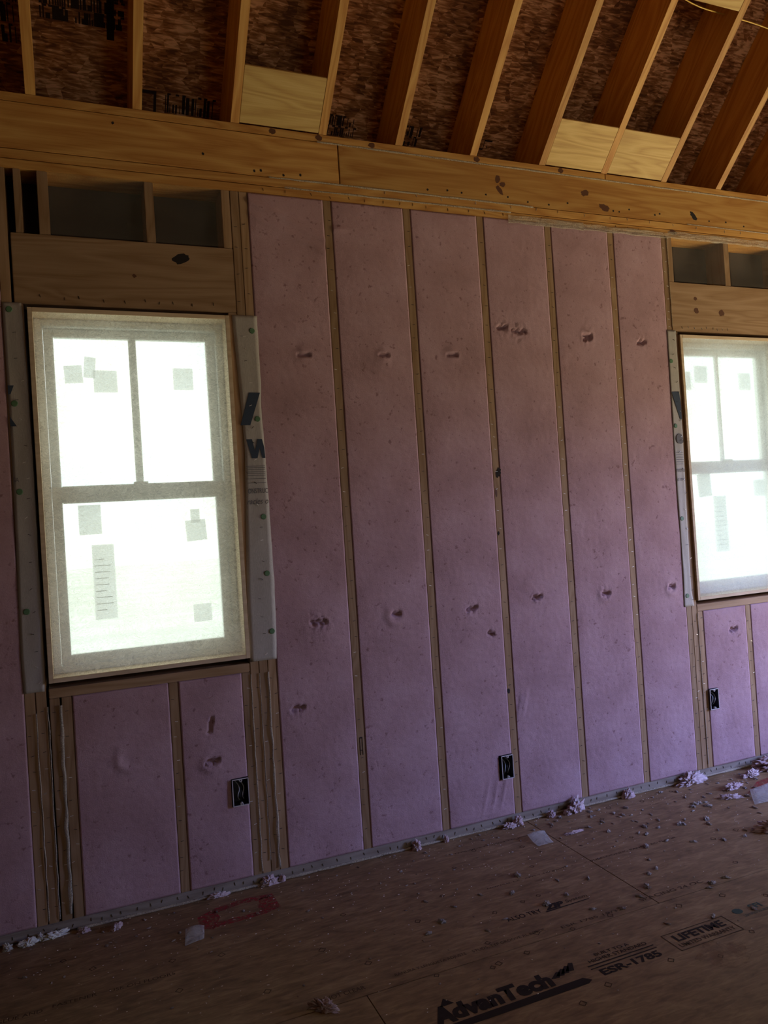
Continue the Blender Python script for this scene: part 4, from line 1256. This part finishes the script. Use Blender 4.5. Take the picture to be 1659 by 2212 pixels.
# plastic scraps
def scrap(x, y, pts, label, seed, mat='plastic'):
    bm = bmesh.new()
    n = 10
    g = []
    (ax, ay), (bx_, by_), (cx_, cy_), (dx_, dy_) = pts
    for j in range(n+1):
        row = []
        for i in range(n+1):
            u, w = i/n, j/n
            px = (ax*(1-u)+bx_*u)*(1-w) + (dx_*(1-u)+cx_*u)*w
            py = (ay*(1-u)+by_*u)*(1-w) + (dy_*(1-u)+cy_*u)*w
            pz = 0.003 + 0.02*w*w*(1+0.4*math.sin(u*3)) + 0.003*mnoise.noise(Vector((u*3, w*3, seed)))
            row.append(bm.verts.new((px, py, max(0.001, pz))))
        g.append(row)
    for j in range(n):
        for i in range(n):
            bm.faces.new((g[j][i], g[j][i+1], g[j+1][i+1], g[j+1][i]))
    o = build('plastic_scrap', bm, mat, smooth=True, loc=(x, y, 0))
    o.modifiers.new('t', 'SOLIDIFY').thickness = 0.0005
    return tag(o, label, 'plastic scrap')
scrap(0.735, -0.285, [(0, 0), (0.085, 0.0), (0.095, 0.085), (0.0, 0.09)], 'clear curled plastic square on the floor between the windows', 1)
scrap(-0.875, -0.345, [(0, 0), (0.075, 0.02), (0.085, 0.075), (0.015, 0.085)], 'clear plastic flake on the floor below the left window, left of the red paint', 2)
scrap(1.93, -0.43, [(0, 0), (0.30, -0.02), (0.42, 0.13), (0.10, 0.12)], 'large clear plastic sheet scrap at the right edge of the floor', 3)

# small bits, many copies of a few kinds
kinds = []
for k in range(7):
    bmk = tuft_bm(60+k, 1.0, random.Random(k).uniform(0.3, 0.8), random.Random(k).uniform(0.35, 0.65), 1.15)
    mek = bpy.data.meshes.new('fluff_bit'); bmk.to_mesh(mek); bmk.free()
    for p in mek.polygons: p.use_smooth = True
    mek.materials.append(M['bit'])
    kinds.append(mek)
crng = random.Random(99)
BL = 'small pink-white fluff bit lying loose on the strand board floor'
def bit(x, y, r, label=BL, group='small fluff bits on the floor'):
    o = link(bpy.data.objects.new('fluff_bit', crng.choice(kinds)))
    o.location = (x, y, 0); o.scale = (r, r, r*0.8); o.rotation_euler.z = crng.uniform(0, 6.28)
    return tag(o, label, 'fluff', group)
seen = [(1.51,-0.39),(1.30,-0.29),(1.62,-0.33),(1.66,-0.29),(1.80,-0.22),(1.72,-0.27),(1.86,-0.20),(1.94,-0.30),(1.45,-0.42),(1.29,-0.36),(1.34,-0.40),(1.40,-0.33),(1.24,-0.43),
        (1.22,-0.40),(1.60,-0.44),(1.15,-0.53),(1.36,-0.60),(1.55,-0.56),(1.07,-0.64),(1.04,-0.72),(0.98,-0.74),(0.82,-0.87),(0.70,-0.91),(0.90,-0.82),(0.77,-1.08),(0.60,-0.86),
        (0.28,-0.55),(0.40,-0.60),(0.47,-0.74),(0.27,-0.76),(0.14,-0.58),(0.06,-0.49),(0.05,-0.66),(-0.03,-0.71),(0.17,-0.80),(1.10,-0.95),(1.22,-0.92),(0.95,-1.12),(0.50,-0.48),
        (0.62,-0.60),(0.74,-0.65),(0.58,-0.72),(1.12,-1.15),(1.25,-1.20)]
for (x, y) in seen:
    bit(x, y, crng.uniform(0.007, 0.014))
for k in range(70):      # right-hand half, larger pieces
    x = crng.uniform(0.9, 2.5); y = -abs(crng.gauss(0.05, 0.30)) - 0.02
    if y < -1.3: continue
    bit(x, y, crng.uniform(0.005, 0.013))
for k in range(95):      # along the plate and over the left half
    x = crng.uniform(-1.5, 1.4); y = -abs(crng.gauss(0.04, 0.22)) - 0.015
    bit(x, y, crng.uniform(0.0025, 0.0065))
for k in range(60):
    bit(crng.uniform(-1.4, 1.2), crng.uniform(-1.25, -0.2), crng.uniform(0.002, 0.005))
# dust-size crumbs nobody could count
bm = bmesh.new()
for k in range(900):
    x = crng.uniform(-1.6, 2.6); y = -abs(crng.gauss(0, 0.55)) - 0.01
    if y < -1.6: continue
    r = crng.uniform(0.0008, 0.0021)
    bmesh.ops.create_icosphere(bm, subdivisions=1, radius=r, matrix=Matrix.Translation((x, y, r*0.7)) @ Matrix.Diagonal((crng.uniform(1, 2.4), 1, 0.8, 1)))
tag(build('fiber_dust', bm, 'bit'), 'fine pale fiber dust sprinkled all over the floor', 'dust', kind='stuff')

# ------------------------------------------------------------------ outdoors
bm = bmesh.new(); bx(bm, -40, 60, 0.4, 60, -0.62, -0.6)
struct(build('ground_outside', bm, 'grass'))
